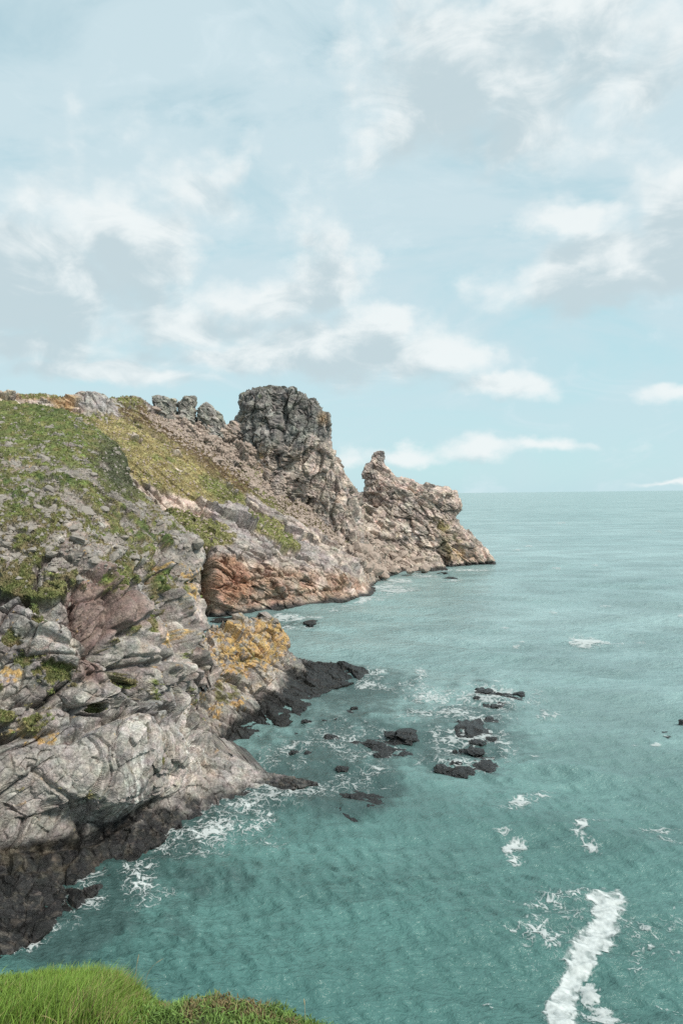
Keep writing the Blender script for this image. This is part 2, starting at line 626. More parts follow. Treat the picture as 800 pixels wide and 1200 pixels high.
T.link(bump1, bn1.inputs['Height'])
bn2 = T.n('ShaderNodeBump')
bn2.inputs['Distance'].default_value = 1.1
T.link(T.ss(dist, 60, 160, 0.15, 1.0), bn2.inputs['Strength'])
T.link(bump2, bn2.inputs['Height'])
T.link(bn1.outputs[0], bn2.inputs['Normal'])
T.link(bn2.outputs[0], b.inputs['Normal'])
sea = mesh_np('sea', sp3, sf, True, mat=m_sea, attrs={'shoal_and_reflection': shoal_and_reflection})
tag(sea, 'green turquoise sea with small wind ripples reaching the horizon', 'sea', kind='structure')

# ------------------------------------------------------------------ headland (the big slope and cliff beside the landing)
sd = lambda x, y: (x, y, float(sea_depth(x, y)))
shore = [(-150, 1250), (-60, 1166), (0, 1124), (45, 1096), (90, 1063), (130, 1029), (165, 1004), (200, 978), (245, 951), (290, 935), (335, 926), (376, 918)]
right = [(350, 911), (310, 905), (285, 896), (262, 883), (243, 862), (236, 838), (237, 800), (242, 760), (242, 722), (236, 690), (234, 665), (226, 638), (210, 616), (180, 592), (157, 566)]
top = [(152, 553), (148, 536), (139, 522), (124, 510), (108, 501), (94, 491), (80, 482), (58, 476), (30, 472), (0, 471), (-150, 469)]
hs = [sd(x, y) for x, y in shore] + [
    (350, 911, 78.5), (310, 905, 79), (285, 896, 79), (262, 883, 80), (243, 862, 81), (236, 838, 82), (237, 800, 85), (242, 760, 88), (242, 722, 90), (236, 690, 91), (234, 665, 92), (210, 616, 94), (180, 592, 96), (157, 566, 98),
    (152, 553, 99), (139, 522, 101), (108, 501, 103), (80, 482, 106), (30, 472, 108), (0, 471, 108), (-150, 469, 106),
    (-150, 1020, 47), (0, 1010, 55.5), (60, 1000, 59), (120, 970, 64), (180, 935, 69), (240, 905, 75),
    (-150, 880, 52), (0, 900, 58.5), (80, 900, 61.5), (140, 890, 65), (190, 872, 70), (215, 860, 75),
    (0, 840, 60), (90, 845, 65), (160, 838, 71), (205, 840, 78), (-150, 740, 57), (0, 770, 63), (80, 780, 65.5), (150, 790, 70), (200, 790, 77),
    (0, 690, 66.5), (90, 700, 68.5), (160, 700, 75), (205, 700, 83), (-150, 640, 62), (0, 630, 71), (90, 635, 74), (160, 640, 81), (200, 650, 86),
    (0, 570, 79), (80, 570, 82), (130, 575, 88), (-150, 540, 80), (0, 520, 91), (70, 520, 94), (115, 530, 97)]
v, f, px, py, nf = terrain_front(shore + right + top, hs, 0.62, [(0.6, 0.1), (2.5, 1.0), (7, 4), (16, 10), (30, 22), (44, 34)])
nrm = vnormals(v, f)
rotA = rotm(20, -28, 12)
f1, t1, e1 = facets(v, 9.5, 3, rotA, (1.25, 1.0, 0.9), 0.38, 0.11, 0.09)
f2, t2, e2 = facets(v, 3.6, 4, rotA, (1.35, 1.0, 0.9), 0.34, 0.09, 0.11)
f3, t3, e3 = facets(v, 1.0, 6, rotA, (1.4, 1.05, 0.85), 0.40, 0.14, 0.10)
warp = np.stack([fbm(v, 4.0, 2, 91), fbm(v, 4.0, 2, 92), fbm(v, 4.0, 2, 93)], -1) * 1.6
lay = fbm(((v + warp) @ rotA) * np.array([0.6, 0.7, 1.9]), 2.4, 5, 51, ridged=True)
fine = fbm(v, 0.55, 3, 52)
# where turf grows
tn = fbm(v, 2.6, 4, 61)
tn2 = fbm(v, 0.8, 3, 62)
cover = np.interp(py, [465, 500, 540, 580, 640, 690, 720, 800, 880, 900], [0.95, 0.82, 0.62, 0.52, 0.48, 0.24, 0.04, -0.02, -0.1, -0.6])
cover = cover + .5 * blob(px, py, 150, 550, 30, 50, -25) - 0.28 * blob(px, py, 60, 560, 60, 34) - 0.35 * blob(px, py, 215, 650, 60, 50) * 1.5
for (cx, cy, rx, ry, w) in [(20, 682, 34, 22, .8), (50, 690, 40, 16, .7), (12, 752, 30, 17, .62), (60, 788, 34, 17, .60), (30, 772, 26, 12, .55), (40, 848, 18, 14, .66), (8, 840, 26, 9, .55),
                            (140, 655, 40, 28, .5), (170, 660, 20, 34, .5), (60, 650, 40, 18, .4), (115, 582, 30, 16, .5), (80, 605, 36, 14, .4), (105, 832, 20, 10, .6), (45, 720, 10, 22, .7), (210, 690, 12, 20, .3), (10, 610, 30, 30, .4)]:
    cover = np.maximum(cover, w * np.clip(blob(px, py, cx, cy, rx, ry) * 2.2, 0, 1))
turf = sst(cover - 0.5 + 1.05 * tn + 0.65 * tn2, -0.10, 0.12)
turf[v[:, 2] < 4] = 0
rocky = 1 - turf
crease = np.zeros(len(v))
for pts, w, dpt in [([(0, 865), (40, 862), (75, 872), (110, 858), (150, 842), (185, 832), (205, 850), (228, 866), (250, 880)], 6, 1.5),
                    ([(95, 770), (125, 778), (145, 745), (170, 725)], 4, .9), ([(70, 690), (90, 715), (82, 760), (110, 800), (150, 800)], 4, .8),
                    ([(130, 800), (160, 782), (215, 770)], 4, 1.0), ([(0, 745), (50, 750), (90, 765)], 4, .7), ([(0, 815), (60, 825), (110, 835)], 4, .8),
                    ([(190, 680), (205, 720), (225, 735)], 4, .8), ([(200, 790), (222, 812), (232, 850)], 5, 1.2), ([(0, 985), (60, 992), (110, 985), (160, 950)], 5, .9),
                    ([(150, 690), (160, 740)], 3, .7), ([(30, 900), (75, 930), (100, 975)], 3, .5), ([(236, 640), (240, 720)], 5, 2.2)]:
    dd = polydist(px + 5 * fbm(v, 2.5, 2, 71), py + 5 * fbm(v, 2.5, 2, 72), pts)
    crease = np.maximum(crease, dpt * np.exp(-(dd / w) ** 2))
bulge = 2.2 * np.clip(blob(px, py, 130, 905, 120, 60) * 1.5, 0, 1)
soft_low = 0.30 + 0.70 * sst(v[:, 2], 1.0, 6.0)
smooth_ap = 1 - 0.55 * np.clip(blob(px, py, 110, 925, 170, 80) * 2, 0, 1)
amp_top = 0.22 + 0.78 * sst(py + 0.12 * px, 610, 700)
ledge = np.where(px > 225, np.clip(0.15 + v[:, 2] / 9, .15, 1), 1)
disp = rocky * soft_low * (ledge * amp_top * (smooth_ap * (f1 + f2) + 0.25 * f2) + (0.35 + 0.65 * amp_top) * (0.85 * f3 + 0.34 * lay) / soft_low ** .6 + 0.16 * fine) + turf * (0.18 + 0.12 * f2 + 0.25 * tn + 0.16 * tn2 + 0.10 * fine) + 0.5 * fbm(v, 9, 3, 73) * ledge - crease * rocky + bulge
comb = sst(np.clip(blob(px, py, 195, 690, 110, 130) * 1.8, 0, 1), .1, .6)
disp = disp + (relax(disp, f, len(v), 3) - disp) * comb
edge_soft = np.ones(len(v))
v = v + nrm * (disp * edge_soft)[:, None]
# colours of the bare rock, lichens, turf and tide line
z = v[:, 2]
cn, cn2, cn3 = fbm(v, 6, 4, 81), fbm(v, 1.6, 4, 82), fbm(v * np.array([1, 1, .35]), 2.2, 4, 83)
c = np.tile(np.array([0.308, 0.284, 0.262]), (len(v), 1))
c = mixc(c, (0.19, 0.185, 0.185), sst(cn + 0.5 * cn2, 0.0, 0.55))
c = mixc(c, (0.40, 0.34, 0.30), sst(-cn + 0.6 * cn2, 0.1, 0.6) * 0.8)
c = mixc(c, (0.205, 0.170, 0.160), sst(fbm(v, 4.5, 3, 86) + .3 * cn2, .05, .45) * sst(880 - py, -20, 40) * .75)
c = mixc(c, (0.22, 0.185, 0.15), sst(py, 690, 600) * sst(cn2 + tn2, -.3, .3) * .7)
c = mixc(c, (0.37, 0.25, 0.20), sst(cn3 - 0.4 * cn, 0.22, 0.6) * 0.5)
c *= (0.66 + 0.66 * t2[:, None]) * (0.75 + 0.5 * t3[:, None])
red = poly_soft(px + 8 * cn2, py + 8 * cn, [(92, 668), (118, 662), (150, 672), (165, 700), (165, 730), (140, 745), (125, 765), (115, 800), (85, 795), (95, 760), (80, 730), (75, 700)], 7)
c = mixc(c, np.array([0.205, 0.140, 0.122]), red * 0.85)
pale = np.clip(blob(px, py, 110, 915, 190, 75, -12) * 2.2, 0, 1) * sst(cn2 + cn3, -0.55, 0.35)
c = mixc(c, (0.40, 0.365, 0.33), pale * 0.6)
streak = np.clip(blob(px, py, 140, 925, 22, 48, 4) * 2 + blob(px, py, 215, 880, 26, 40, -20) * 1.6, 0, 1) * sst(fbm(np.stack([px / 3, py / 40, 0 * px], -1), 1.0, 3, 84), -0.05, 0.3)
c = mixc(c, (0.66, 0.64, 0.60), streak)
lich = np.zeros(len(v))
for (cx, cy, rx, ry, w) in [(205, 742, 20, 24, 1), (220, 690, 14, 34, .9), (190, 672, 10, 22, .8), (10, 790, 24, 14, 1), (5, 565, 14, 12, .9), (62, 860, 14, 10, .9), (35, 855, 30, 10, .5), (20, 545, 40, 16, .5), (70, 700, 14, 12, .6), (36, 875, 18, 8, .6), (225, 830, 10, 14, .8), (120, 480, 60, 12, .3), (120, 640, 60, 10, .3)]:
    lich = np.maximum(lich, w * np.clip(blob(px, py, cx, cy, rx, ry) * 2, 0, 1))
lich = sst(lich * .85 + 0.6 * cn2 + 1.0 * fine + .4 * fbm(v, .28, 3, 88), 0.50, 0.95) * rocky
c = mixc(c, np.array([0.52, 0.33, 0.115]), lich * 0.85)
wet = sst(2.2 - 1.4 * sst(px, 170, 250) + 1.6 * cn2 + 1.5 * np.clip(blob(px, py, 60, 1040, 160, 70) * 2, 0, 1) - z, -0.5, 0.9)
shelf = np.clip(blob(px, py, 30, 1000, 110, 30) * 2, 0, 1) * wet
dark = (np.array([0.022, 0.022, 0.022]) + np.array([0.050, 0.042, 0.034]) * sst(fine + .6 * cn2, .05, .5)[:, None]) * (0.6 + 0.8 * t3[:, None]) + shelf[:, None] * np.array([0.045, 0.036, 0.022]) * sst(cn2, -.2, .3)[:, None]
c = c + (dark - c) * wet[:, None]
gc = np.tile(np.array([0.118, 0.140, 0.048]), (len(v), 1))
gc = mixc(gc, (0.205, 0.185, 0.080), sst(cn2, -0.1, 0.35))
gc = mixc(gc, (0.150, 0.205, 0.055), sst(tn2 + .5 * tn, 0.15, 0.50) * .85)
gc = mixc(gc, (0.085, 0.118, 0.04), sst(cn + cn2, 0.15, 0.6))
gc = mixc(gc, (0.19, 0.145, 0.085), sst(-cn - 0.5 * cn2, 0.2, 0.6) * sst(py, 600, 540) * 0 + sst(py, 500, 620) * sst(-cn2 + .4 * tn2, -.1, .3) * .8)
gc = mixc(gc, (0.070, 0.078, 0.042), np.clip(blob(px, py, 140, 548, 34, 50, -25) * 1.8, 0, 1))
c = mixc(c, (0.115, 0.105, 0.095), np.clip(blob(px, py, 148, 560, 30, 56, -25) * 1.8, 0, 1) * .8)
c = mixc(c, (0.21, 0.19, 0.165), sst(py, 640, 590) * .45)
c = c + (gc * (0.75 + 0.5 * t3[:, None]) - c) * turf[:, None]
headland = mesh_np('headland', v, f, False, c, M_ROCK_NEAR, attrs={'wet': wet})
tag(headland, 'grey rock cliff with a turf covered slope on top, beside the landing', 'cliff', kind='structure')
HN = dict(v=v, f=f, px=px, py=py, turf=turf, nf=nf, n=nrm, gc=gc, wet=wet)

# ------------------------------------------------------------------ spur with orange lichen
shore = [(215, 915), (262, 886), (285, 872), (312, 862), (335, 853), (352, 838), (372, 816), (400, 804), (425, 797), (446, 790)]
right = [(436, 786), (415, 780), (395, 777), (372, 776), (358, 773), (346, 766), (335, 755), (326, 744), (319, 732), (312, 729), (300, 732), (285, 731), (265, 735), (250, 732), (238, 735), (215, 735)]
hs = [sd(x, y) for x, y in shore] + [(436, 786, 125), (415, 780, 126), (395, 777, 127), (372, 776, 126), (346, 766, 124), (326, 744, 120), (312, 729, 118), (285, 731, 115), (250, 732, 110), (215, 735, 107),
     (260, 840, 94), (300, 825, 102), (330, 820, 107), (240, 800, 98), (290, 790, 107), (330, 785, 113), (360, 795, 117), (260, 760, 106), (310, 755, 114), (390, 790, 121), (215, 860, 90)]
v, f, px, py, nf = terrain_front(shore + right, hs, 0.55, [(0.6, 0.1), (2, 2), (4, 8), (8, 26), (14, 40)])
nrm = vnormals(v, f)
rotB = rotm(10, 50, 20)
f1, t1, e1 = facets(v, 5.0, 13, rotB, (1.6, 1.1, 0.8), 0.36, 0.14, 0.05)
f2, t2, e2 = facets(v, 1.9, 14, rotB, (1.9, 1.2, 0.7), 0.48, 0.2, 0.10)
f3, t3, e3 = facets(v, 0.7, 16, rotB, (1.8, 1.2, 0.7), 0.5, 0.25, 0.10)
lay = fbm((v @ rotB) * np.array([0.4, 0.6, 2.5]), 2.0, 4, 151, ridged=True)
fine = fbm(v, 0.6, 3, 152)
amp = np.clip(0.15 + v[:, 2] / 6.0, 0.2, 1.0)
crease = np.zeros(len(v))
for pts, w, dpt in [([(262, 745), (285, 775), (300, 810), (320, 845)], 3, .8), ([(225, 800), (250, 835), (275, 848), (300, 840)], 4, 1.0), ([(250, 870), (280, 850), (310, 850)], 3, .6), ([(312, 735), (330, 770), (350, 790)], 3, .7)]:
    crease = np.maximum(crease, dpt * np.exp(-(polydist(px + 4 * lay, py + 4 * fine, pts) / w) ** 2))
v = v + nrm * (amp * (f1 + f2 + f3 + 0.4 * lay + 0.1 * fine) - crease)[:, None]
z = v[:, 2]
cn, cn2 = fbm(v, 5, 4, 181), fbm(v, 1.4, 4, 182)
c = np.tile(np.array([0.30, 0.27, 0.24]), (len(v), 1))
c = mixc(c, (0.17, 0.165, 0.16), sst(cn + 0.5 * cn2, -0.05, 0.5))
c = mixc(c, (0.37, 0.29, 0.22), sst(-cn + cn2 * .6, 0.1, 0.5) * 0.7)
c *= (0.72 + 0.56 * t2[:, None]) * (0.85 + 0.3 * t3[:, None])
lich = np.clip(blob(px, py, 282, 762, 62, 50, 10) * 1.5 + blob(px, py, 320, 748, 26, 34, 40) * 1.2 + blob(px, py, 255, 832, 20, 14) * .9 + blob(px, py, 278, 826, 16, 12) + blob(px, py, 240, 815, 20, 40) * .4, 0, 1)
lich = sst(lich * 0.75 + 0.6 * cn2 + 0.9 * fine + .5 * fbm(v, .3, 3, 188) + .3 * lay, 0.42, 0.9)
c = mixc(c, np.array([0.50, 0.32, 0.115]), lich * 0.82)
c = mixc(c, np.array([0.14, 0.135, 0.05]), sst(np.clip(blob(px, py, 262, 812, 40, 26) * 1.4 + blob(px, py, 285, 772, 50, 30), 0, 1) + cn2 - .3 * cn, 0.75, 1.0) * 0.8)
wet = sst(2.3 + 1.3 * cn2 + 0.8 * np.clip((px - 330) / 60, -1.0, 1) - z, -0.5, 0.9)
c = c + (np.array([0.020, 0.020, 0.019]) * (0.6 + 0.8 * t3[:, None]) - c) * wet[:, None]
spur = mesh_np('rock_spur', v, f, False, c, M_ROCK_MID, attrs={'wet': wet})
tag(spur, 'low rock spur covered in orange lichen, running out to a black wet tip', 'rock spur', kind='structure')

# ------------------------------------------------------------------ hillside beyond the inlet
shore = [(60, 742), (150, 735), (245, 724), (275, 721), (300, 717), (345, 711), (390, 706), (420, 701), (440, 696), (444, 690), (436, 684), (444, 679), (462, 673), (500, 669), (525, 668)]
rest = [(480, 620), (455, 598), (425, 592), (405, 566), (380, 530), (345, 510), (300, 497), (282, 492), (262, 500), (245, 500), (228, 493), (205, 488), (190, 485), (180, 474), (166, 465), (150, 463), (138, 465), (118, 461), (95, 462), (85, 465), (60, 461), (30, 462), (0, 461), (-120, 463), (-60, 600)]
hs = [sd(x, y) for x, y in shore] + [(480, 620, 302), (455, 598, 300), (425, 592, 290), (405, 566, 278), (380, 530, 272), (345, 510, 266), (300, 497, 258), (262, 494, 252), (228, 482, 248), (190, 480, 244), (166, 465, 240), (118, 461, 228), (60, 461, 215), (0, 461, 205), (-120, 463, 190), (-60, 600, 165),
     (60, 640, 172), (150, 650, 180), (245, 645, 187), (270, 650, 190), (300, 655, 194), (345, 662, 203), (390, 668, 212), (425, 684, 222), (200, 600, 194), (250, 615, 198), (300, 620, 208), (350, 635, 217), (400, 645, 232), (430, 660, 248), (150, 540, 197), (200, 550, 208), (250, 570, 218), (300, 585, 228), (350, 600, 240), (390, 615, 252), (420, 640, 262), (455, 655, 283), (490, 650, 300),
     (110, 500, 205), (170, 505, 218), (230, 525, 232), (290, 545, 245), (340, 560, 255)]
v, f, px, py, nf = terrain_front(shore + rest, hs, 0.5, [(1.5, 0.1), (5, 1.0), (14, 5), (30, 12), (60, 26), (80, 34)])
nrm = vnormals(v, f)
rotC = rotm(5, 35, 8)
f1, t1, e1 = facets(v, 11.0, 23, rotC, (2.0, 1.2, 0.7), 0.30, 0.10, 0.04)
f2, t2, e2 = facets(v, 4.2, 24, rotC, (2.2, 1.1, 0.7), 0.42, 0.16, 0.07)
f3, t3, e3 = facets(v, 1.6, 26, rotC, (1.5, 1.1, 0.8), 0.5, 0.28, 0.12)
lay = fbm((v @ rotC) * np.array([0.25, 0.6, 2.5]), 5.0, 4, 251, ridged=True)
fine = fbm(v, 1.5, 3, 252)
cn, cn2, cn3 = fbm(v, 16, 4, 281), fbm(v, 4.5, 4, 282), fbm(v, 1.8, 3, 283)
wpx, wpy = px + 9 * cn2 + 5 * cn3, py + 7 * cn3 + 5 * cn2
grassA = poly_soft(wpx, wpy, [(60, 478), (105, 488), (150, 492), (190, 515), (225, 530), (252, 555), (275, 590), (262, 597), (225, 585), (195, 575), (165, 565), (140, 545), (120, 520), (90, 500)], 6)
grassB = np.clip(sum(blob(wpx, wpy, *q) * 2.0 for q in [(235, 622, 52, 22, 12), (310, 615, 34, 13, 22), (335, 632, 26, 9, 30), (285, 600, 20, 8, 30), (262, 575, 40, 14, 30), (290, 560, 22, 20, 20), (205, 612, 26, 22, 0), (320, 590, 40, 8, 38), (350, 545, 20, 8, 30), (150, 470, 26, 8, 20), (40, 464, 40, 6, 0)]), 0, 1)
heath = poly_soft(wpx, wpy, [(135, 476), (165, 474), (190, 492), (222, 512), (262, 535), (292, 560), (300, 578), (282, 580), (245, 552), (215, 530), (185, 510), (150, 495)], 5)
heath2 = np.clip(blob(wpx, wpy, 350, 602, 46, 13, 34) * 2 + blob(wpx, wpy, 395, 625, 30, 10, 35) * 1.5 + blob(wpx, wpy, 215, 640, 26, 14) * 1.2, 0, 1)
turf = np.clip(np.maximum.reduce([grassA, grassB * sst(cn3 + .3, -.2, .2), heath * 0.9, heath2 * 0.9]), 0, 1)
ca, sa = math.cos(math.radians(38)), math.sin(math.radians(38))
strip = fbm(np.stack([(px * ca + py * sa) / 46, (-px * sa + py * ca) / 7, 0 * px], -1) + .25 * cn3[:, None], 1.0, 3, 285)
turf = sst(turf + 0.35 * cn3 + .2 * cn2 - .9 * sst(strip, .22, .5), 0.30, 0.62)
rocky = 1 - turf
crease = np.zeros(len(v))
for pts, w, dpt in [([(241, 632), (243, 680), (244, 722)], 6, 8.0), ([(262, 690), (300, 680), (350, 672)], 3, 1.2), ([(330, 655), (335, 690), (345, 705)], 3, 1.2), ([(280, 650), (275, 690)], 2.5, 1.0), ([(380, 668), (395, 695)], 2.5, 1.2), ([(195, 508), (240, 545), (300, 590), (360, 640)], 2.5, 1.0), ([(265, 610), (330, 640), (400, 662)], 2.5, 0.9), ([(300, 706), (360, 695), (420, 688)], 2.5, 1.2)]:
    crease = np.maximum(crease, dpt * np.exp(-(polydist(px + 4 * cn2, py + 4 * cn3, pts) / w) ** 2))
amp = np.clip(0.2 + v[:, 2] / 9.0, 0.3, 1.0)
slab = np.clip(poly_soft(px, py, [(235, 560), (300, 582), (400, 650), (425, 680), (350, 658), (260, 645), (240, 600)], 12), 0, 1)
disp = rocky * amp * ((1 - 0.2 * slab) * (f1 + f2) + (1 - 0.3 * slab) * f3 * (0.45 + 1.0 * sst(cn2, -.3, .4)) + 0.9 * lay + 0.2 * fine) + turf * (0.3 * f2 + 0.5 * cn2 + 0.4 * cn3) - crease * rocky
skyl = sst(np.minimum(polydist(px, py, rest[11:24]), 30), 0, 8)
v = v + nrm * (disp * (0.45 + 0.55 * skyl))[:, None]
z = v[:, 2]
c = np.tile(np.array([0.40, 0.335, 0.285]), (len(v), 1))
c = mixc(c, (0.25, 0.225, 0.205), sst(cn2 + 0.5 * cn, 0.0, 0.5))
c = mixc(c, (0.50, 0.41, 0.35), sst(-cn2 + 0.5 * cn3, 0.1, 0.5) * 0.8)
c *= (0.6 + 0.75 * t3[:, None]) * (0.8 + 0.4 * t2[:, None])
c = mixc(c, np.array([0.31, 0.285, 0.28]), slab * sst(lay + .4 * cn2, -.35, .25) * 0.75)
lowc = poly_soft(wpx, wpy, [(243, 648), (300, 662), (350, 668), (400, 672), (445, 690), (445, 700), (300, 722), (243, 726)], 5)
c = mixc(c, np.array([0.37, 0.235, 0.165]), lowc * 0.75 * sst(cn2, -0.5, 0.25))
redw = poly_soft(wpx, wpy, [(250, 650), (285, 655), (300, 690), (285, 705), (250, 705)], 5)
c = mixc(c, np.array([0.37, 0.20, 0.13]), redw * 0.7)
pinks = poly_soft(wpx, wpy, [(183, 574), (215, 576), (245, 590), (245, 602), (215, 600), (190, 588)], 4)
c = mixc(c, np.array([0.55, 0.44, 0.38]), pinks * 0.9)
out1 = poly_soft(wpx, wpy, [(88, 466), (130, 463), (165, 480), (155, 490), (120, 484), (92, 476)], 3)
c = mixc(c, np.array([0.34, 0.315, 0.30]), out1)
c = mixc(c, np.array([0.37, 0.245, 0.12]), np.clip(blob(wpx, wpy, 75, 470, 22, 10) * 2 + blob(wpx, wpy, 30, 466, 50, 8) + blob(wpx, wpy, 305, 555, 20, 20) * sst(cn3, 0, .4) * 2 + blob(wpx, wpy, 335, 545, 14, 30) * sst(cn3, 0.1, .4) * 2, 0, 1) * .8)
wet = sst(1.3 + 1.2 * cn2 - z, -0.5, 0.8)
c = c + (np.array([0.045, 0.042, 0.040]) - c) * wet[:, None]
gc = np.tile(np.array([0.285, 0.245, 0.115]), (len(v), 1))
gc = mixc(gc, (0.165, 0.180, 0.062), sst(cn2 + .4 * cn, 0.0, 0.4) * .9)
gc = mixc(gc, (0.27, 0.215, 0.10), sst(-cn3 - cn, 0.0, 0.5) * .85)
gc = mixc(gc, (0.130, 0.150, 0.050), grassB * 0.7)
gc = mixc(gc, (0.115, 0.075, 0.045), np.clip(heath + .0, 0, 1) * sst(cn3, -.45, .1) * .9)
gc = mixc(gc, (0.085, 0.070, 0.036), heath2 * .8)
c = c + (gc * (0.75 + 0.5 * t3[:, None]) - c) * turf[:, None]
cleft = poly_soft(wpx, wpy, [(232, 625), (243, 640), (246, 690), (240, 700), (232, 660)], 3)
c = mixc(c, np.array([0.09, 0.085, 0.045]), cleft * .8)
hill = mesh_np('hillside', v, f, False, c, M_ROCK_FAR, attrs={'wet': wet})
tag(hill, 'pinkish rock hillside with yellow green turf and heath beyond the inlet', 'hillside', kind='structure')
HF = dict(v=v, f=f, px=px, py=py, turf=turf, nf=nf, n=nrm, gc=gc)


# ------------------------------------------------------------------ free standing crags
def crag(name, rows, thick, seed, sizes, colfn, mat, nu=240, nv=240, lean=0.0, sq=0.8, stretch=(1.5, 1.0, .8)):
    """solid crag: left and right edge at each height give the width; a squarish plan gives the depth"""
    rows = np.array(rows, float)
    t = np.linspace(0, 1, nv)
    ys = rows[0, 0] + (rows[-1, 0] - rows[0, 0]) * t
    L, Rr = np.interp(ys, rows[:, 0], rows[:, 1]), np.interp(ys, rows[:, 0], rows[:, 2])
    th = np.interp(ys, [r[0] for r in thick], [r[1] for r in thick])
    dc = np.interp(ys, [r[0] for r in thick], [r[2] for r in thick])
    a = np.linspace(0, 2 * PI, nu, endpoint=False)
    ca, sa = np.sign(np.cos(a)) * np.abs(np.cos(a)) ** sq, np.sign(np.sin(a)) * np.abs(np.sin(a)) ** sq
    cen = P((L + Rr) / 2, ys, dc)
    half = (Rr - L) / 2 / F * dc
    v = np.zeros((nv, nu, 3))
    v[..., 0] = cen[:, None, 0] + half[:, None] * ca
    v[..., 1] = cen[:, None, 1] + th[:, None] * sa
    v[..., 2] = cen[:, None, 2]
    v = v.reshape(-1, 3)
    i, j = np.meshgrid(np.arange(nv - 1), np.arange(nu), indexing='ij')
    k = (j + 1) % nu
    f = np.stack([i * nu + j, (i + 1) * nu + j, (i + 1) * nu + k, i * nu + k], -1).reshape(-1, 4)
    # close the top and the bottom with rings shrinking to their middle
    vs, fs, n0 = [v], [f], len(v)
    for ring, flip in ((np.arange(nu), False), (np.arange(nu) + (nv - 1) * nu, True)):
        c0 = v[ring].mean(0)
        prev = ring
        for s_ in (0.75, 0.5, 0.25, 0.02):
            nvx = c0 + (v[ring] - c0) * s_ + np.array([0, 0, (0.3 if not flip else -0.5) * (1 - s_)])
            ids = np.arange(nu) + n0
            n0 += nu
            q = np.stack([prev, np.roll(prev, -1), np.roll(ids, -1), ids], 1)
            fs.append(q[:, ::-1] if flip else q)
            vs.append(nvx)
            prev = ids
    v, f = np.concatenate(vs), np.concatenate(fs)
    nrm = vnormals(v, f)
    if (nrm[:nu * nv] * (v[:nu * nv] - v[:nu * nv].mean(0))).sum() < 0:
        f = f[:, ::-1]
        nrm = -nrm
    rot = rotm(12, 35 + lean, 15) if stretch[2] < 1 else rotm(6, 12, 20)
    d, tones = 0, []
    wid = np.minimum(half, th)
    wid = np.concatenate([np.repeat(wid, nu), np.repeat([wid[0]] * 4 + [wid[-1]] * 4, nu)])
    for n_, (s_, w) in enumerate(sizes):
        fd, tt, _ = facets(v, s_, seed + n_, rot, stretch, 0.5, 0.22, 0.12)
        d = d + w * fd * np.clip(wid / (s_ * 1.1), .12, 1)
        tones.append(tt)
    lay = fbm((v @ rot) * np.array([0.3, 0.7, 2.2]), sizes[0][0] * 0.7, 4, seed + 9, ridged=True) * np.clip(wid / sizes[0][0], .1, 1)
    d = d + 0.12 * sizes[0][0] * lay + 0.05 * sizes[0][0] * fbm(v, sizes[-1][0], 3, seed + 8) - 0.06 * sizes[0][0] * np.clip(wid / sizes[0][0], .1, 1)
    v = v + nrm * d[:, None] * np.array([0.75, 1, 0.7])
    px, py = project(v)
    c, wet = colfn(v, px, py, tones)
    o = mesh_np(name, v, f, False, c, mat, attrs={'wet': wet})
    return o


def col_tower(v, px, py, t):
    n1, n2 = fbm(v, 6, 4, 381), fbm(v, 2.2, 4, 382)
    c = np.tile(np.array([0.40, 0.335, 0.29]), (len(v), 1))
    c = mixc(c, (0.24, 0.22, 0.205), sst(n1 + .5 * n2, -.05, .5))
    c = mixc(c, (0.50, 0.42, 0.36), sst(-n1 + n2, .1, .6) * .7)
    dk = sst(530 + 22 * n1 + 16 * n2 - 0.25 * (px - 330) - py, -14, 14)
    grey = mixc(np.tile(np.array([0.195, 0.19, 0.178]), (len(v), 1)), (0.085, 0.084, 0.082), sst(n2 + .4 * n1, -.1, .4))
    c = c + (grey - c) * (dk * .92)[:, None]
    c = mixc(c, (0.15, 0.165, 0.10), sst(n2, .15, .5) * dk * sst(470 - py, -10, 6) * .6)
    c = mixc(c, (0.42, 0.27, 0.12), np.clip(blob(px, py, 378, 490, 9, 12) * .7 + blob(px, py, 302, 540, 22, 30) * 1.2 * sst(n2, 0, .4), 0, 1) * .8)
    c *= (0.68 + .6 * t[2][:, None]) * (0.76 + .48 * t[1][:, None])
    return c, np.zeros(len(v))


tower = crag('rock_tower', [(455, 314, 334), (457, 304, 343), (460, 292, 352), (464, 284, 358), (472, 282, 369), (480, 285, 373), (486, 284, 379), (490, 281, 384), (502, 277, 386), (524, 270, 387.5), (530, 271, 393), (537, 273, 398), (554, 280, 405), (573, 288, 413), (592, 296, 417), (625, 310, 424), (650, 320, 430)],
             [(455, 4, 262), (464, 9, 262), (500, 13, 262), (530, 17, 262), (600, 22, 268), (650, 26, 270)], 330, [(10.0, .34), (5.2, .85), (2.4, .6), (0.9, .4)], col_tower, M_ROCK_FAR, 420, 330, 10, .62, (.8, .9, 1.6))
tag(tower, 'tall blocky grey rock tower on the skyline of the far hillside', 'rock tower')


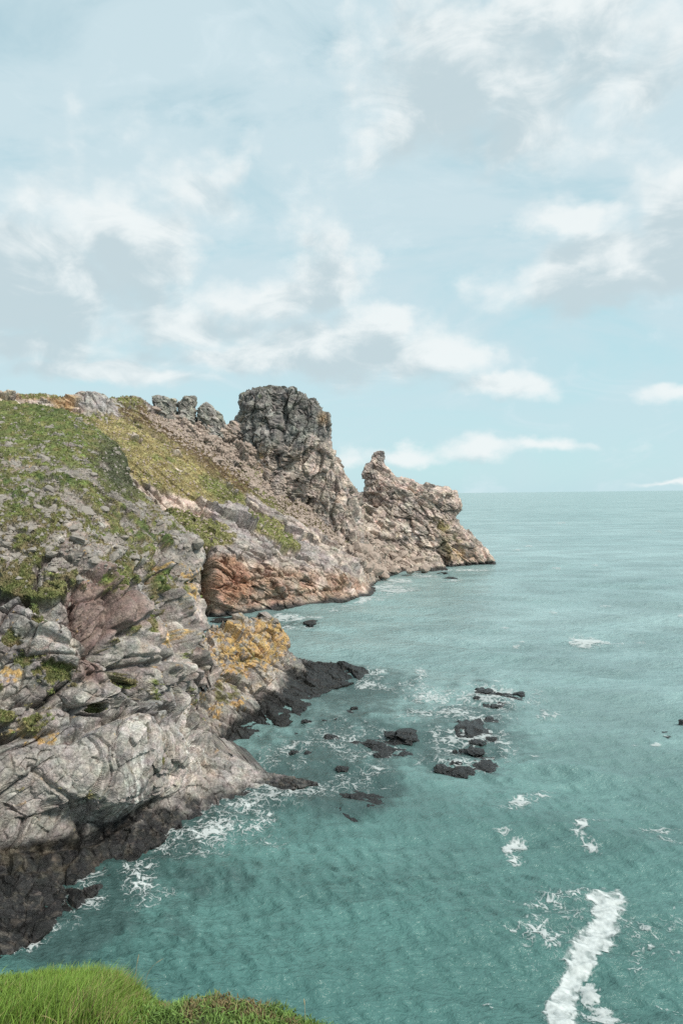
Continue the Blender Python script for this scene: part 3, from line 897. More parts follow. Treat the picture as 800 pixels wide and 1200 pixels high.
def col_stub(v, px, py, t):
    n1, n2 = fbm(v, 7, 4, 481), fbm(v, 2.4, 4, 482)
    c = np.tile(np.array([0.45, 0.37, 0.32]), (len(v), 1))
    c = mixc(c, (0.25, 0.22, 0.20), sst(n1 + .6 * n2, .0, .5))
    c = mixc(c, (0.54, 0.455, 0.40), sst(-n1 + .7 * n2, .1, .6) * .8)
    c = mixc(c, (0.34, 0.21, 0.14), np.clip(blob(px, py, 440, 620, 20, 22, 40) * 1.5 + blob(px, py, 545, 652, 40, 16) + blob(px, py, 435, 605, 16, 30) * .8, 0, 1) * sst(n2, -.4, .3) * .8)
    c = mixc(c, (0.30, 0.25, 0.10), np.clip(blob(px, py, 515, 615, 16, 12) * 2 + blob(px, py, 530, 640, 20, 24) * .9, 0, 1) * sst(n2 + n1, -.3, .3) * .85)
    c = mixc(c, (0.60, 0.55, 0.50), np.clip(blob(px, py, 470, 622, 30, 10, 25) * 2.5, 0, 1) * .8)
    c = mixc(c, (0.18, 0.17, 0.165), np.clip(blob(px, py, 450, 535, 10, 14) * 1.6, 0, 1) * .8)
    c *= (0.68 + .6 * t[2][:, None]) * (0.76 + .48 * t[1][:, None])
    wet = sst(1.2 + 1.0 * n2 - v[:, 2], -.4, .6)
    c = c + (np.array([0.045, 0.042, 0.04]) - c) * wet[:, None]
    return c, wet


stub = crag('sea_crag', [(529, 440, 449), (531, 437, 450), (536, 435, 450), (543, 433, 449), (547, 429, 451), (552, 427, 455), (560, 427, 464), (566, 427, 480), (568, 427, 494), (571, 426, 508), (575, 424, 522), (578, 419, 533), (594, 416, 537), (612, 415, 536), (627, 415, 549), (640, 418, 562), (655, 424, 574), (662, 428, 578), (668, 428, 580)],
            [(529, 2, 318), (552, 5, 317), (570, 10, 316), (590, 12, 315), (625, 15, 317), (662, 22, 325), (668, 24, 325)], 430, [(11.0, .36), (5.0, .8), (2.2, .65), (0.9, .4)], col_stub, M_ROCK_FAR, 420, 330, 0)
tag(stub, 'pale jagged crag with a thin upright spike, sloping down into the sea', 'rock crag')


def col_pin(v, px, py, t):
    n1, n2 = fbm(v, 3, 4, 581), fbm(v, 1.0, 4, 582)
    c = np.tile(np.array([0.30, 0.285, 0.255]), (len(v), 1))
    c = mixc(c, (0.19, 0.185, 0.17), sst(n1 + .5 * n2, .0, .5))
    c = mixc(c, (0.36, 0.32, 0.22), sst(-n1 + .5 * n2, .2, .6) * .6)
    c *= (0.7 + .6 * t[1][:, None])
    return c, np.zeros(len(v))


pins = [('low double topped grey pinnacle, first of three on the skyline beside the turf', [(463.5, 184, 189), (465, 180, 193), (467, 178, 197), (469, 178, 205), (473, 180, 207), (478, 183, 207), (484, 183, 206), (492, 182, 208), (504, 180, 212)], 243, 3.6),
        ('upright flat topped grey pinnacle between two others on the skyline', [(464.5, 219, 229), (466, 215, 230.5), (470, 211, 230), (476, 209, 229), (484, 209, 229), (492, 207, 229), (508, 202, 232)], 246, 3.4),
        ('pointed grey pinnacle nearest to the tall tower on the skyline', [(472, 241, 244), (474, 238, 247), (480, 233, 253), (487, 231, 259), (494, 230, 263), (502, 231, 265), (515, 232, 268)], 249, 4.2)]
for i, (lab, rows, dp, th) in enumerate(pins):
    y0, y1 = rows[0][0], rows[-1][0]
    o = crag("rock_pinnacle", rows, [(y0, th * .5, dp), (y0 + 8, th, dp), (y1, th * 1.4, dp)], 530 + 20 * i, [(4.0, .6), (1.8, .7), (.8, .5)], col_pin, M_ROCK_FAR, 130, 110, 0)
    tag(o, lab, 'rock pinnacle', 'pinnacles along the skyline')


# ------------------------------------------------------------------ loose rocks
def rock_mesh(name, seed, sub=3, flat=1.0, mat=None, rough=1.0):
    import bmesh
    bm = bmesh.new()
    bmesh.ops.create_icosphere(bm, subdivisions=sub, radius=1.0)
    bm.verts.index_update()
    v = np.array([x.co for x in bm.verts])
    w = v + seed * 7.31
    d1, _, _ = facets(w, 1.1, seed, None, (1, 1, 1), .7, .22, .05)
    d2, _, _ = facets(w, 0.45, seed + 50, None, (1, 1, 1), .6, .25, .1)
    d3, _, _ = facets(w, 0.2, seed + 90, None, (1, 1, 1), .7, .3, .1)
    v = v * (1 + rough * 0.42 * d1 + rough * 0.55 * d2 + (0.6 * d3 if sub > 3 else 0) + 0.18 * fbm(w, .8, 3, seed))[:, None]
    v[:, 2] *= flat
    for x, co in zip(bm.verts, v):
        x.co = co
    me = bpy.data.meshes.new(name)
    bm.to_mesh(me)
    bm.free()
    if mat:
        me.materials.append(mat)
    return me


# black rocks standing in the water: px, py (waterline centre), width px, height px, label
reef = 'black rocks breaking the surface off the spur'
SEA_ROCKS = [
    (470, 862, 40, 13, 'long flat topped black rock alone in foam between spur and reef', None),
    (388, 867, 19, 10, 'chunky black rock at the inner side of the reef, off the spur', None),
    (344, 883, 9, 7, 'small upright black rock closest to the cove under the cliff', None),
    (361, 883, 7, 4, None, reef), (346, 862, 11, 4, None, reef), (359, 846, 10, 6, None, reef), (380, 846, 7, 5, None, reef), (397, 843, 9, 4, None, reef),
    (410, 836, 9, 5, None, reef), (415, 831, 8, 5, None, reef),
    (402, 901, 15, 6, 'lone flat black rock off the low ledge', None),
    (417, 872, 11, 5, None, reef), (434, 872, 16, 6, 'low black rock just inside the long flat topped rock', None), (446, 886, 19, 8, 'rounded black rock just below the long flat topped rock', None), (470, 885, 7, 3, None, reef),
    (369, 817, 13, 6, 'dark rock at the waterline against the side of the spur', None),
    (566, 811, 19, 8, 'largest black rock of the outermost reef cluster', None), (560, 819, 9, 5, None, reef), (584, 815, 9, 6, None, reef), (576, 820, 9, 4, None, reef), (598, 819, 13, 6, None, reef), (608, 814, 13, 5, None, reef), (610, 822, 7, 3, None, reef), (579, 829, 9, 4, None, reef), (590, 822, 8, 3, None, reef), (571, 813, 10, 5, None, reef),
    (558, 855, 44, 14, 'largest black rock of the reef, broad with a knobbly top', None), (545, 849, 16, 8, 'knob of black rock joined to the broad reef rock', None), (574, 846, 20, 5, 'thin black ridge behind the broad reef rock', None),
    (516, 853, 9, 3, None, reef), (524, 857, 7, 3, None, reef), (560, 870, 17, 5, None, reef), (578, 867, 13, 5, None, reef), (555, 880, 17, 6, 'black rock in the gap below the broad reef rock', None),
    (540, 880, 6, 3, None, reef), (533, 881, 6, 2, None, reef), (521, 892, 11, 4, None, reef), (534, 896, 15, 7, None, reef), (519, 902, 17, 9, 'rounded black rock at the shoreward end of the nearest reef cluster', None),
    (539, 906, 15, 5, None, reef), (556, 895, 15, 5, None, reef), (565, 899, 25, 8, 'wide low brownish black rock of the nearest reef cluster', None), (573, 893, 11, 5, None, reef), (548, 902, 12, 3, None, reef),
    (803, 850, 14, 12, 'black rock cut off by the edge of the picture', None), (768, 859, 5, 3, 'tiny black rock tip beside the rock at the edge of the picture', None), (782, 860, 22, 2, 'thin awash ridge of rock beside the rock at the edge of the picture', None),
    (519, 673, 16, 4, 'dark rock in the water off the foot of the jagged crag, further one', None), (525, 679, 18, 4, 'dark rock in the water off the foot of the jagged crag, nearer one', None),
    (360, 731, 24, 6, 'dark awash rock in the mouth of the inlet', None), (375, 733, 10, 3, None, 'small rocks in the inlet'), (262, 727, 30, 4, 'dark low rock at the head of the inlet under the red cliff', None),
]
protos = [rock_mesh('sea_rock', 600 + i, 4, 0.8, M_WETROCK, 1.15) for i in range(7)]
for i, (x, y, w, h, lab, grp_) in enumerate(SEA_ROCKS):
    d = float(sea_depth(x, y - 1))
    c = P(x, y - 1, np.array(d))
    o = bpy.data.objects.new('sea_rock', protos[i % 7])
    COL.objects.link(o)
    W_ = w / F * d / 2
    Hh = max(h / F * d * 0.9, 0.25)
    o.scale = (W_ * 1.12, W_ * random.uniform(1.0, 2.0), Hh * .8)
    o.location = (c[0], c[1], -Hh * 0.26)
    o.rotation_euler = (random.uniform(-.1, .1), random.uniform(-.1, .1), random.choice((0, PI)) + random.uniform(-.3, .3))
    if not lab:
        if grp_ != reef:
            lab = 'small black rock awash beside the larger one in the mouth of the inlet'
        elif x < 500:
            lab, grp_ = 'small black rock in the cove between the spur and the low ledge', 'small rocks in the cove'
        elif y < 835:
            lab, grp_ = 'small black rock of the outermost reef cluster', 'outermost reef cluster'
        elif y < 885:
            lab, grp_ = 'small black rock close round the broad knobbly reef rock', 'small rocks round the broad reef rock'
        else:
            lab, grp_ = 'small black rock of the nearest reef cluster', 'nearest reef cluster'
    tag(o, lab, 'rock', grp_ or reef)


def awash(cx, cy, rx, ry, ang, hi, size, label, seed):
    """broken shelf of rock at the water surface: only its ridges stand clear"""
    R_ = max(rx, ry)
    gx, gy = np.meshgrid(np.arange(cx - R_, cx + R_, .5), np.arange(cy - ry * 1.6, cy + ry * 1.6, .4))
    w = P(gx, gy, sea_depth(gx, gy)).reshape(-1, 3)
    pts = w * np.array([1, 1, 0])
    h = 1 - (1 - blob(gx.ravel(), gy.ravel(), cx, cy, rx, ry, ang)) ** 2
    d1, _, _ = facets(pts, size, seed, None, (1.3, .8, 1), .6, .3, .1)
    z_ = -.62 + (hi + .45) * h + .55 * fbm(pts, size * 1.4, 4, seed, ridged=True) * (.3 + h) + .35 * d1 / size * h + .10 * fbm(pts, .5, 3, seed + 3)
    z_ = np.where(h > .02, z_, -1.2).reshape(gx.shape)
    q = np.maximum.reduce([z_[:-1, :-1], z_[1:, :-1], z_[:-1, 1:], z_[1:, 1:]]) > -.5
    idx = np.arange(gx.size).reshape(gx.shape)
    f_ = np.stack([idx[:-1, :-1][q], idx[1:, :-1][q], idx[1:, 1:][q], idx[:-1, 1:][q]], 1)
    u_, inv_ = np.unique(f_, return_inverse=True)
    w[:, 2] = z_.ravel()
    o_ = mesh_np('rock_shelf', w[u_], inv_.reshape(f_.shape), False, mat=M_WETROCK)
    return tag(o_, label, 'rock shelf')


awash(416, 942, 60, 22, -6, .12, 1.7, 'dark half submerged rock shelf alone off the low ledge of the cliff', 1301)
awash(553, 897, 46, 15, -8, .12, 1.5, 'broken black shelf awash under the nearest reef cluster', 1311)
awash(562, 862, 44, 16, 6, .05, 1.6, 'black shelf awash round the broad knobbly reef rock', 1321)
awash(588, 818, 38, 12, 6, .06, 1.8, 'black shelf awash under the outermost reef cluster', 1331)
awash(440, 876, 60, 16, 6, -.12, 1.8, 'dark ridges awash between the cove and the reef', 1341)


def place_on(H_, mask_prob, n, sizes, meshes, name, sink, parent=None, tagf=None, seed=0):
    r = np.random.default_rng(seed)
    p_ = mask_prob[:H_['nf']].astype(float)
    ids = r.choice(H_['nf'], n, replace=False, p=p_ / p_.sum())
    out = []
    for i in ids:
        o = bpy.data.objects.new(name, meshes[r.integers(len(meshes))])
        COL.objects.link(o)
        s_ = r.uniform(*sizes) * r.choice([0.5, 0.7, 1, 1, 1.5])
        q = H_['v'][i]
        o.location = q - H_['n'][i] * s_ * sink
        o.rotation_euler = (r.normal(0, .35), r.normal(0, .35), r.uniform(0, 2 * PI))
        o.scale = (s_ * r.uniform(.8, 1.3), s_ * r.uniform(.8, 1.2), s_ * r.uniform(.6, .95))
        if parent:
            o.parent = parent
        if tagf:
            tagf(o)
        out.append(o)
    return out


# stones bedded in the turf slope of the headland: parts of it
stones = [rock_mesh('stone', 700 + i, 2, .8, M_STONE, 1.1) for i in range(8)]
hp = HN['turf'] * 0 + sst(HN['py'], 470, 500) * sst(HN['py'], 700, 640) * (HN['px'] > 0) * (0.35 + .8 * (1 - HN['turf']))
place_on(HN, hp, 230, (.28, .62), stones, 'stone', .25, headland, seed=3)

# boulders of the scree below the tower
boulders = [rock_mesh('boulder', 720 + i, 2, .8, M_BOULDER, 1.1) for i in range(8)]
scree = poly_soft(HF['px'], HF['py'], [(165, 482), (205, 487), (265, 505), (300, 530), (330, 560), (400, 610), (440, 640), (480, 664), (440, 672), (410, 650), (370, 620), (320, 590), (285, 560), (240, 530), (190, 505)], 5)
lo = poly_soft(HF['px'], HF['py'], [(395, 625), (430, 630), (480, 650), (505, 666), (470, 672), (440, 677), (425, 668)], 4)
place_on(HF, scree * (HF['v'][:, 2] > 1) + 1e-9, 190, (.65, 1.35), boulders, 'boulder', .25, None,
         lambda o: tag(o, 'pale angular boulder in the scree below the rock tower', 'boulder', 'boulders of the scree below the tower'), 5)
place_on(HF, lo * (HF['v'][:, 2] > .5) + 1e-12, 46, (1.3, 2.5), boulders, 'boulder', .25, None,
         lambda o: tag(o, 'large rounded tan boulder at the foot of the scree above the sea', 'boulder', 'large boulders piled at the foot of the scree'), 6)
for (x, y, w) in [(438, 672, 20), (461, 671, 16), (480, 672, 12), (497, 670, 14), (425, 676, 13), (450, 678, 12), (472, 668, 10), (448, 665, 14)]:
    d = float(sea_depth(x, y, .6))
    c = P(x, y - 3, np.array(d))
    o = bpy.data.objects.new('boulder', boulders[x % 8])
    COL.objects.link(o)
    s_ = w / F * d / 2
    o.scale = (s_, s_, s_ * .8)
    o.location = c
    o.rotation_euler = (0.2, 0, x * .7)
    tag(o, 'rounded tan boulder at the waterline below the scree', 'boulder', 'boulders at the waterline below the scree')


def scatter_stuff(name, H_, prob, n, size, seed, mat, label, parent):
    """rubble too small to pick apart: one mesh of little eight faced stones"""
    r = np.random.default_rng(seed)
    p_ = prob[:H_['nf']].astype(float)
    ids = r.choice(H_['nf'], n, p=p_ / p_.sum())
    base = np.array([[1, 0, 0], [-1, 0, 0], [0, 1, 0], [0, -1, 0], [0, 0, 1], [0, 0, -1]], float)
    fc = np.array([[0, 2, 4], [2, 1, 4], [1, 3, 4], [3, 0, 4], [2, 0, 5], [1, 2, 5], [3, 1, 5], [0, 3, 5]])
    s_ = size * r.lognormal(0, .35, n)
    V = base[None] * s_[:, None, None] * r.uniform(.55, 1.3, (n, 6, 1))
    th = r.uniform(0, 2 * PI, n)
    ct, st = np.cos(th)[:, None], np.sin(th)[:, None]
    V = np.stack([V[..., 0] * ct - V[..., 1] * st, V[..., 0] * st + V[..., 1] * ct, V[..., 2]], -1)
    V = V + H_['v'][ids][:, None, :]
    FF = (fc[None] + 6 * np.arange(n)[:, None, None]).reshape(-1, 3)
    o = mesh_np(name, V.reshape(-1, 3), FF, False, mat=mat, parent=parent)
    return tag(o, label, None, kind='stuff')


scatter_stuff('rubble', HF, scree * (HF['v'][:, 2] > .5) + 1e-9, 6000, .42, 8, M_BOULDER, 'fine pale rubble of the scree', hill)
scatter_stuff('rubble', HF, HF['turf'] + 1e-9, 1500, .30, 12, M_BOULDER, 'pale stones lying in the hillside turf', hill)
scatter_stuff('rubble', HN, hp + 1e-12, 2600, .15, 9, M_STONE, 'small stones lying in the turf', headland)


# ------------------------------------------------------------------ turf blades on the slopes
def tufts(name, H_, prob, n, length, width, seed, label, parent, cols=None, blades=6):
    r = np.random.default_rng(seed)
    p_ = prob[:H_['nf']].astype(float)
    ids = r.choice(H_['nf'], n, p=p_ / p_.sum())
    base = np.repeat(H_['v'][ids], blades, 0) + r.normal(0, length * .35, (n * blades, 3)) * np.array([1, 1, .15])
    cc = np.repeat(H_['gc'][ids], blades, 0) * r.uniform(.85, 1.45, (n * blades, 1))
    m = len(base)
    th = r.uniform(0, 2 * PI, m)
    L = length * r.uniform(.5, 1.25, m)
    lean = np.stack([r.normal(0, .5, m), r.normal(0, .5, m), np.ones(m)], -1)
    lean /= np.linalg.norm(lean, axis=1, keepdims=True)
    wv = np.stack([np.cos(th), np.sin(th), 0 * th], -1) * (width * r.uniform(.6, 1.3, m))[:, None]
    V = np.stack([base - wv, base + wv, base + lean * L[:, None]], 1)
    o = mesh_np(name, V.reshape(-1, 3), np.arange(3 * m).reshape(-1, 3), False, np.repeat(cc, 3, 0), M_BLADE, parent)
    return tag(o, label, None, kind='stuff')


tufts('turf', HN, HN['turf'] * (HN['px'] > -20) + 1e-12, 9000, .20, .06, 21, 'short green turf growing in patches on the headland', headland)
tufts('turf', HF, HF['turf'] + 1e-12, 7000, .42, .12, 22, 'yellow green turf and brown heath on the hillside', hill)

# ------------------------------------------------------------------ foam
m_foam = bpy.data.materials.new('sea_foam')
m_foam.use_nodes = True
T = NT(m_foam.node_tree)
b = m_foam.node_tree.nodes['Principled BSDF']
b.inputs['Base Color'].default_value = (0.60, 0.645, 0.64, 1)
b.inputs['Roughness'].default_value = 0.7
T.link(T.n('ShaderNodeAttribute', attribute_name='cover').outputs['Fac'], b.inputs['Alpha'])


def foam(name, box, fn, label, step=0.55, lift=0.05, group=None):
    x0, y0, x1, y1 = box
    gx, gy = np.meshgrid(np.arange(x0, x1, step), np.arange(y0, y1, step))
    d = sea_depth(gx, gy)
    w = P(gx, gy, d)
    X, Y = w[..., 0], w[..., 1]
    a = fn(gx.ravel(), gy.ravel(), np.stack([X.ravel(), Y.ravel(), 0 * X.ravel()], -1)).reshape(gx.shape)
    ac = np.maximum.reduce([a[:-1, :-1], a[1:, :-1], a[:-1, 1:], a[1:, 1:]])
    q = ac > 0.10
    idx = np.full(gx.shape, -1)
    used = np.zeros(gx.shape, bool)
    for A_, B_ in ((slice(None, -1), slice(None, -1)), (slice(1, None), slice(None, -1)), (slice(None, -1), slice(1, None)), (slice(1, None), slice(1, None))):
        used[A_, B_] |= q
    idx[used] = np.arange(used.sum())
    xx, yy = X[used], Y[used]
    zz = wave_z(xx, yy) + lift + 0.03 * a[used]
    f_ = np.stack([idx[:-1, :-1][q], idx[1:, :-1][q], idx[1:, 1:][q], idx[:-1, 1:][q]], 1)
    o = mesh_np(name, np.stack([xx, yy, zz], -1), f_, True, mat=m_foam, attrs={'cover': a[used]})
    return tag(o, label, 'foam', group, 'stuff')


def lace(p, size, seed, t=0.16):
    q = p / size
    q = q + 0.55 * np.stack([noise3(q * 1.3, seed), noise3(q * 1.3, seed + 1), 0 * q[:, 0]], -1)
    n_ = np.abs(noise3(q, seed + 2) + .4 * noise3(q * 2.1, seed + 3) + .22 * noise3(q * 4.3, seed + 4))
    return np.clip(1 - n_ / t, -2, 1)


def foam_streak(x, y, p):
    n1 = fbm(p, 2.6, 4, 801)
    n2 = fbm(p, .8, 5, 802, .65)
    n3 = fbm(p, .3, 3, 804)
    cx = np.interp(y, [1040, 1060, 1085, 1105, 1125, 1150, 1180, 1205, 1230], [714, 709, 706, 694, 680, 666, 656, 658, 662])
    hw = np.interp(y, [1030, 1046, 1060, 1085, 1105, 1125, 1150, 1180, 1205, 1230], [2, 20, 29, 22, 31, 27, 21, 22, 19, 16])
    d = 1 - np.abs(x - cx + 14 * n1) / hw
    core = sst(d + .50 * n1 + .60 * n2, .10, .38) * sst(y + 16 * n2 + .25 * np.abs(x - 712), 1036, 1056)
    l = np.maximum(lace(p, 1.3, 806, .12), lace(p, .6, 808, .12))
    rim = sst(d + .5 * n1 + .5 * l - .35, -.15, .55) * .55 * sst(y, 1036, 1060)
    holes = sst(fbm(p, .9, 4, 803) + .3 * n3, .08, .42) * sst(1.05 - d, .0, .7)
    br = sst(np.maximum(blob(x, y, 690, 1160, 16, 26, -30), blob(x, y, 706, 1188, 34, 22, -10)) * 1.4 + .9 * n1 + 1.0 * n2 + .25 * l, .55, .9)
    a = np.maximum(core * (1 - .85 * holes), np.maximum(rim, br * .8))
    return np.clip(a * (.80 + .45 * n2 + .25 * n3), 0, .93)


foam('foam_streak', (560, 1030, 800, 1235), foam_streak, 'broad white foam streak lying on the near water', .5)


def flecks(blobs, size_, seed, t, gain=1.0, th=.35):
    """curling threads of foam: thick and joined up where there is much of it, thin and broken further out"""
    def fn(x, y, p):
        n1 = fbm(p, size_ * 3.2, 4, seed + 7)
        n5 = fbm(p, size_ * .5, 4, seed + 9, .65)
        I = np.zeros(len(x))
        for bl in blobs:
            cx, cy, rx, ry, ang = bl[:5]
            c_, s_ = math.cos(math.radians(ang)), math.sin(math.radians(ang))
            X, Y = x - cx, y - cy
            r2 = ((X * c_ + Y * s_) / rx) ** 2 + ((-X * s_ + Y * c_) / ry) ** 2
            I = np.maximum(I, np.exp(-1.45 * r2) * (bl[5] if len(bl) > 5 else 1))
        J = I * (.72 + 1.15 * n1)
        w1, w2 = 1 - lace(p, size_ * .95, seed, t), 1 - lace(p, size_ * .5, seed + 40, t)
        line = np.maximum(sst(J * .95 - w1 * .60 + .32 * n5, .12, .55), sst(J * .80 - w2 * .62 + .36 * n5, .15, .6) * .75)
        froth = sst(J + .7 * n5, 1.0, 1.7) * .38
        return np.clip(np.maximum(line * .88, froth * .8) * gain * sst(I, .05, .25), 0, .92)
    return fn


foam('foam_flecks', (590, 1020, 800, 1215), flecks([(645, 1080, 40, 70, 20, .85), (620, 1105, 22, 40, 0, .8), (660, 1050, 40, 20, 0, .8), (770, 1090, 50, 30, 0, .7), (750, 1130, 20, 26, 0, .9), (790, 1120, 20, 20, 0, .6), (715, 1190, 40, 24, 0, .8)], 1.0, 811, .16, .85, .42), 'broken foam flecks drifting beside the broad foam streak', .5)
foam('foam_line', (570, 915, 660, 1020), flecks([(612, 940, 36, 12, -22, 1), (632, 932, 22, 9, -10, 1), (600, 948, 12, 8, 0, 1), (604, 988, 24, 10, -12, 1), (602, 1003, 16, 9, 30, .8), (590, 975, 24, 6, 0, .6)], 1.3, 821, .26, .9, .30), 'short curling line of foam drifting past the nearest reef rocks', .5)
foam('foam_line', (650, 935, 800, 1015), flecks([(682, 973, 15, 12, -30, 1), (676, 982, 12, 8, 0, 1), (690, 993, 24, 7, 28, 1), (700, 965, 24, 5, -5, .7), (770, 975, 50, 8, 5, .75), (785, 990, 40, 8, 10, .7)], 1.3, 831, .24, .9, .32), 'thin hooked line of foam above the broad foam streak', .5)
foam('reef_foam', (440, 780, 690, 925), flecks([(560, 815, 70, 16, 0, 1), (625, 818, 20, 14, 0, .9), (640, 838, 22, 9, 0, 1.0), (520, 830, 70, 26, 0, .9), (545, 855, 75, 26, 0, .95), (540, 890, 70, 26, 0, .95), (590, 880, 26, 26, 0, .7), (580, 828, 40, 10, 0, 1), (480, 850, 40, 20, 0, .6), (493, 785, 12, 16, 0, .8)], 1.6, 841, .17, .72, .40), 'lacy white foam washing round the black reef rocks', .45, .06)
foam('cove_foam', (260, 800, 480, 960), flecks([(400, 870, 80, 36, 0, .75), (340, 880, 70, 30, -10, .7), (330, 930, 80, 26, -10, .95), (390, 920, 70, 20, -6, .9), (420, 885, 60, 16, 0, .75), (450, 870, 40, 24, 0, .7), (380, 850, 50, 20, -20, .65), (440, 905, 40, 14, 0, .7), (460, 920, 30, 10, 0, .6)], 1.25, 851, .15, .72, .40), 'thin lacy foam in the cove between the low ledge and the spur', .45)
foam('surf_foam', (-5, 900, 340, 1125), flecks([(255, 965, 70, 46, -25, .85), (215, 985, 55, 34, -30, .95), (165, 1028, 40, 34, -40, .95), (285, 960, 60, 40, 0, .85), (300, 985, 50, 22, 0, .6), (100, 1062, 50, 26, -38, .8), (40, 1098, 50, 16, -30, .8), (180, 1050, 40, 16, -30, .7), (240, 1000, 50, 10, 0, .7), (235, 950, 60, 18, -25, .9), (95, 1045, 50, 26, -38, .8)], 1.0, 861, .16, .9, .40), 'curling white surf against the foot of the grey cliff', .45)
foam('surf_foam', (415, 770, 520, 830), flecks([(447, 793, 24, 7, 5, 1.1), (430, 800, 26, 8, -12, .8), (493, 788, 10, 16, 0, 1.0), (470, 806, 40, 12, 0, .8), (500, 815, 40, 12, 0, .7)], 1.6, 871, .2, .8, .35), 'white surf off the black tip of the spur', .45, .06)
foam('surf_foam', (240, 700, 460, 745), flecks([(300, 730, 60, 7, -4, .8), (340, 724, 60, 6, -4, .95), (395, 714, 40, 6, -8, .8), (248, 730, 10, 6, 0, 1.2), (350, 734, 40, 4, 0, .9), (430, 703, 24, 5, -15, .8)], 3.0, 881, .25, .8, .35), 'white surf along the foot of the red cliff in the inlet', .4, .08)
foam('surf_foam', (430, 660, 600, 712), flecks([(455, 690, 26, 9, 0, 1.25), (462, 682, 30, 6, 0, 1.2), (500, 676, 40, 5, 0, .9), (545, 668, 50, 3, 0, .8), (440, 702, 24, 5, 0, .9), (480, 690, 24, 4, 0, .7), (530, 681, 20, 3, 0, .9)], 4.0, 891, .3, .75, .35), 'white surf under the boulders beside the jagged crag', .35, .1)
foam('breaker_foam', (660, 738, 740, 766), flecks([(690, 752, 30, 8, 3, 1.4), (715, 756, 24, 4, 0, .8), (672, 748, 14, 4, 0, .7)], 2.6, 901, .3, .85, .3), 'single white breaker alone on the open water', .4, .1)
foam('whitecap_foam', (560, 600, 800, 900), flecks([(540 + 260 * random.random(), 605 + 290 * random.random(), 8, 2, 0, .95) for _ in range(26)], 1.8, 911, .3, .6, .45), 'scattered small whitecaps on the open water', .6, .08)

# ------------------------------------------------------------------ grassy bank at the photographer's feet
EX = [-700, -300, -60, 0, 40, 100, 150, 175, 195, 225, 258, 292, 322, 350, 380, 430, 520, 800, 1500]
EY = [1190, 1170, 1152, 1150, 1152, 1158, 1168, 1180, 1187, 1182, 1176, 1182, 1191, 1201, 1212, 1232, 1260, 1400, 1600]
cols_ = np.arange(-700, 1500, 5.0)
edge_y = np.interp(cols_, EX, EY)
ED = 4.5
pe = P(cols_, edge_y, np.full(len(cols_), ED))
rows_ = []
for t in np.concatenate([[-1.0], np.linspace(0, 1, 60) ** 1.5]):
    if t < 0:
        continue
    y_ = pe[:, 1] * (1 - t) + (-6) * t
    x_ = pe[:, 0] * (1 + 0.4 * t)
    z_ = pe[:, 2] + (28.35 - pe[:, 2]) * np.clip((pe[:, 1] - y_) / 4.2, 0, 1) ** .9
    rows_.append(np.stack([x_, y_, z_], -1))
rows_ = rows_[::-1]
for (dy_, dz_) in [(.06, -.04), (.14, -.16), (.26, -.45), (.5, -1.4), (1.2, -4), (3, -9), (4, -18), (6, -29)]:
    rows_.append(pe + np.array([0, dy_, dz_]))
bv = np.concatenate(rows_)
nrw, ncl = len(rows_), len(cols_)
i, j = np.meshgrid(np.arange(nrw - 1), np.arange(ncl - 1), indexing='ij')
bf = np.stack([i * ncl + j, i * ncl + j + 1, (i + 1) * ncl + j + 1, (i + 1) * ncl + j], -1).reshape(-1, 4)
bv = bv + np.array([0, 0, 1]) * (0.05 * fbm(bv, .5, 3, 950))[:, None]
bc = np.tile(np.array([0.075, 0.06, 0.035]), (len(bv), 1))
bc = mixc(bc, (0.07, 0.09, 0.03), sst(fbm(bv, .2, 3, 951), -.2, .2))
bank = mesh_np('bank', bv, bf, True, bc, flat_mat('bank_soil', (0.08, 0.06, 0.04), .95, .5, 12, .02, attr=True))
tag(bank, 'earth bank under the grass at the near cliff edge', 'bank', kind='structure')


def bank_point(px_, back):
    """a point on the bank: column px_, back metres from its edge"""
    e = P(px_, np.interp(px_, EX, EY), np.full(np.shape(px_), ED))
    y_ = e[:, 1] - back
    t = back / (e[:, 1] + 6)
    z_ = e[:, 2] + (28.35 - e[:, 2]) * np.clip(back / 4.2, 0, 1) ** .9
    q = np.stack([e[:, 0] * (1 + .4 * t), y_, z_], -1)
    q[:, 2] += 0.05 * fbm(q, .5, 3, 950)
    return q


def blades(name, roots, L, lean, width, cols, label, seg=4):
    m = len(roots)
    r = np.random.default_rng(44)
    th = r.uniform(0, 2 * PI, m)
    side = np.stack([np.cos(th), np.sin(th), 0 * th], -1)
    V = []
    for k in range(seg + 1):
        t = k / seg
        c_ = roots + np.array([0, 0, 1]) * (L * t * (1 - .28 * t * np.hypot(lean[:, 0], lean[:, 1])))[:, None] + np.concatenate([lean, np.zeros((m, 1))], 1) * (L * t * t)[:, None]
        w_ = side * (width * (1 - t ** 1.6) + .0003)[:, None]
        V += [c_ - w_, c_ + w_]
    V = np.stack(V, 1)
    fl = []
    for k in range(seg):
        fl.append(np.array([2 * k, 2 * k + 1, 2 * k + 3, 2 * k + 2]))
    fl = np.array(fl)
    FF = (fl[None] + (2 * seg + 2) * np.arange(m)[:, None, None]).reshape(-1, 4)
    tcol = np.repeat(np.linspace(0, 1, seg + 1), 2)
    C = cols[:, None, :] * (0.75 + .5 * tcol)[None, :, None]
    return mesh_np(name, V.reshape(-1, 3), FF, True, C.reshape(-1, 3), M_BLADE)


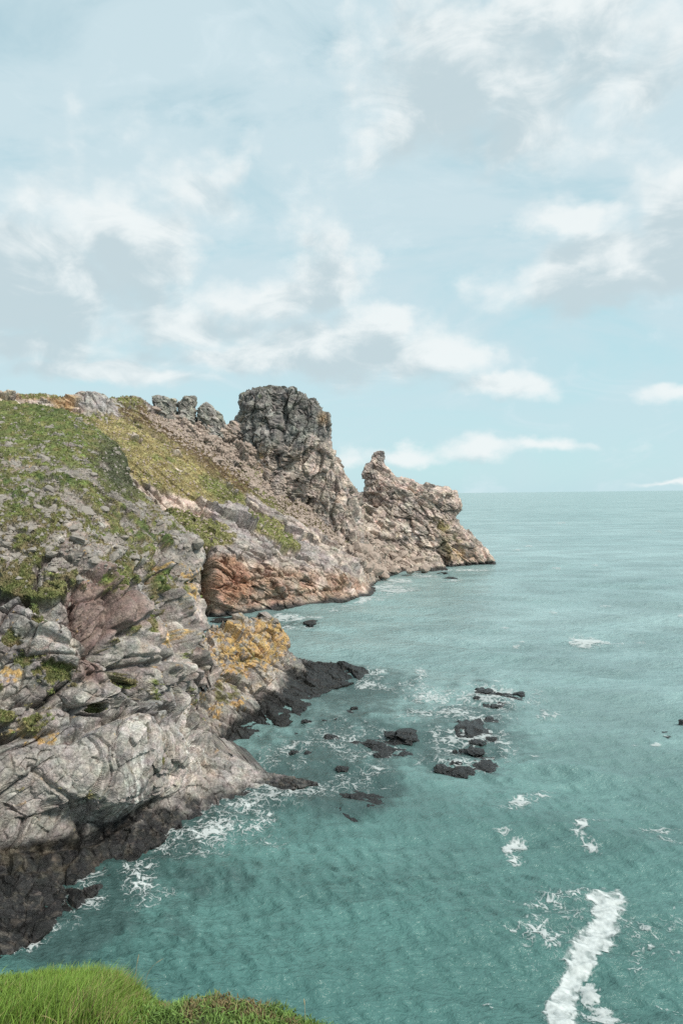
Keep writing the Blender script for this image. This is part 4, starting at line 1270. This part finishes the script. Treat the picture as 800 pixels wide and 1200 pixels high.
n = 42000
bx = rng.uniform(-170, 205, n)
bx = np.where(rng.random(n) < .35, rng.normal(105, 42, n), bx)
bx = np.minimum(bx, 188)
bk = np.abs(rng.normal(0, .30, n)) - .03
roots = bank_point(bx, bk)
hgt = np.interp(bx, [-170, 0, 30, 60, 100, 140, 165, 185, 205], [.07, .055, .06, .10, .13, .14, .09, .05, .04]) * rng.uniform(.45, 1.2, n)
lean = np.stack([rng.normal(.22, .28, n), rng.normal(.1, .3, n)], -1)
gcol = np.array([0.140, 0.240, 0.040]) * rng.uniform(.6, 1.35, (n, 1)) + np.array([0.05, 0.03, 0.01]) * rng.random((n, 1)) ** 3
dry = rng.random(n) < np.where(bx > 120, .22, .05)
gcol[dry] = np.array([.30, .25, .12]) * rng.uniform(.7, 1.2, (dry.sum(), 1))
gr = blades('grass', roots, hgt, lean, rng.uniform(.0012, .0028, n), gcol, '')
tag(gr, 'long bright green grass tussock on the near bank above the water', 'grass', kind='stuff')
# leafy ground cover further along the bank
n = 16000
bx = np.where(rng.random(n) < .75, rng.uniform(160, 470, n), rng.uniform(-200, 200, n))
bk = np.abs(rng.normal(0, .25, n)) - .04
roots = bank_point(bx, bk) + np.array([0, 0, 1]) * (rng.random(n)[:, None] ** 2 * .05)
pat = fbm(roots, .16, 3, 961)
browny = .75 * sst(pat - .12 + .25 * blob(bx, bk, 255, 0, 60, .6) * 2 + .2 * blob(bx, bk, 310, 0, 50, .6) * 2, .05, .35) * (bx > 190)
lc = np.array([0.12, 0.20, 0.045]) * rng.uniform(.6, 1.4, (n, 1))
lb = np.array([0.21, 0.125, 0.075]) * rng.uniform(.5, 1.35, (n, 1))
lc = lc + (lb - lc) * (browny * (rng.random(n) < .85))[:, None]
lf = blades('ground_cover', roots, rng.uniform(.012, .04, n), np.stack([rng.normal(0, .8, n), rng.normal(0, .8, n)], -1), rng.uniform(.0025, .006, n), lc, '', 3)
tag(lf, 'low green leaves and brown withered thrift along the bank', 'plants', kind='stuff')


def stalk(base, tip, bend, label, head):
    b0, t0 = np.array(base), np.array(tip)
    pts = [b0 + (t0 - b0) * t + np.array(bend) * math.sin(PI * t) for t in np.linspace(0, 1, 14)]
    V, FF = [], []
    for k, q in enumerate(pts):
        w_ = .0016 * (1 - .4 * k / 13) + (head * math.sin((k - 9) / 4 * PI) if 9 < k < 13 else 0)
        for a in range(5):
            V.append(q + np.array([math.cos(a * 2 * PI / 5) * w_, math.sin(a * 2 * PI / 5) * w_, 0]))
    for k in range(13):
        for a in range(5):
            FF.append([k * 5 + a, k * 5 + (a + 1) % 5, (k + 1) * 5 + (a + 1) % 5, (k + 1) * 5 + a])
    o = mesh_np('grass_stalk', np.array(V), np.array(FF), True, np.tile(np.array([.45, .38, .24]), (len(V), 1)), M_BLADE)
    tag(o, label, 'grass stalk')


stalk(P(170, 1152, np.array(4.5)), P(192, 1123, np.array(4.45)), (-.02, 0, .015), 'pale dry grass stalk curving out over the water from the tussock', .002)
stalk(P(357, 1198, np.array(4.45)), P(356, 1170, np.array(4.45)), (.004, 0, 0), 'short upright dry stalk on the leafy end of the bank', .0025)
stalk(P(160, 1160, np.array(4.5)), P(163, 1118, np.array(4.45)), (-.01, 0, .0), 'thin upright dry stalk rising out of the grass tussock', .002)
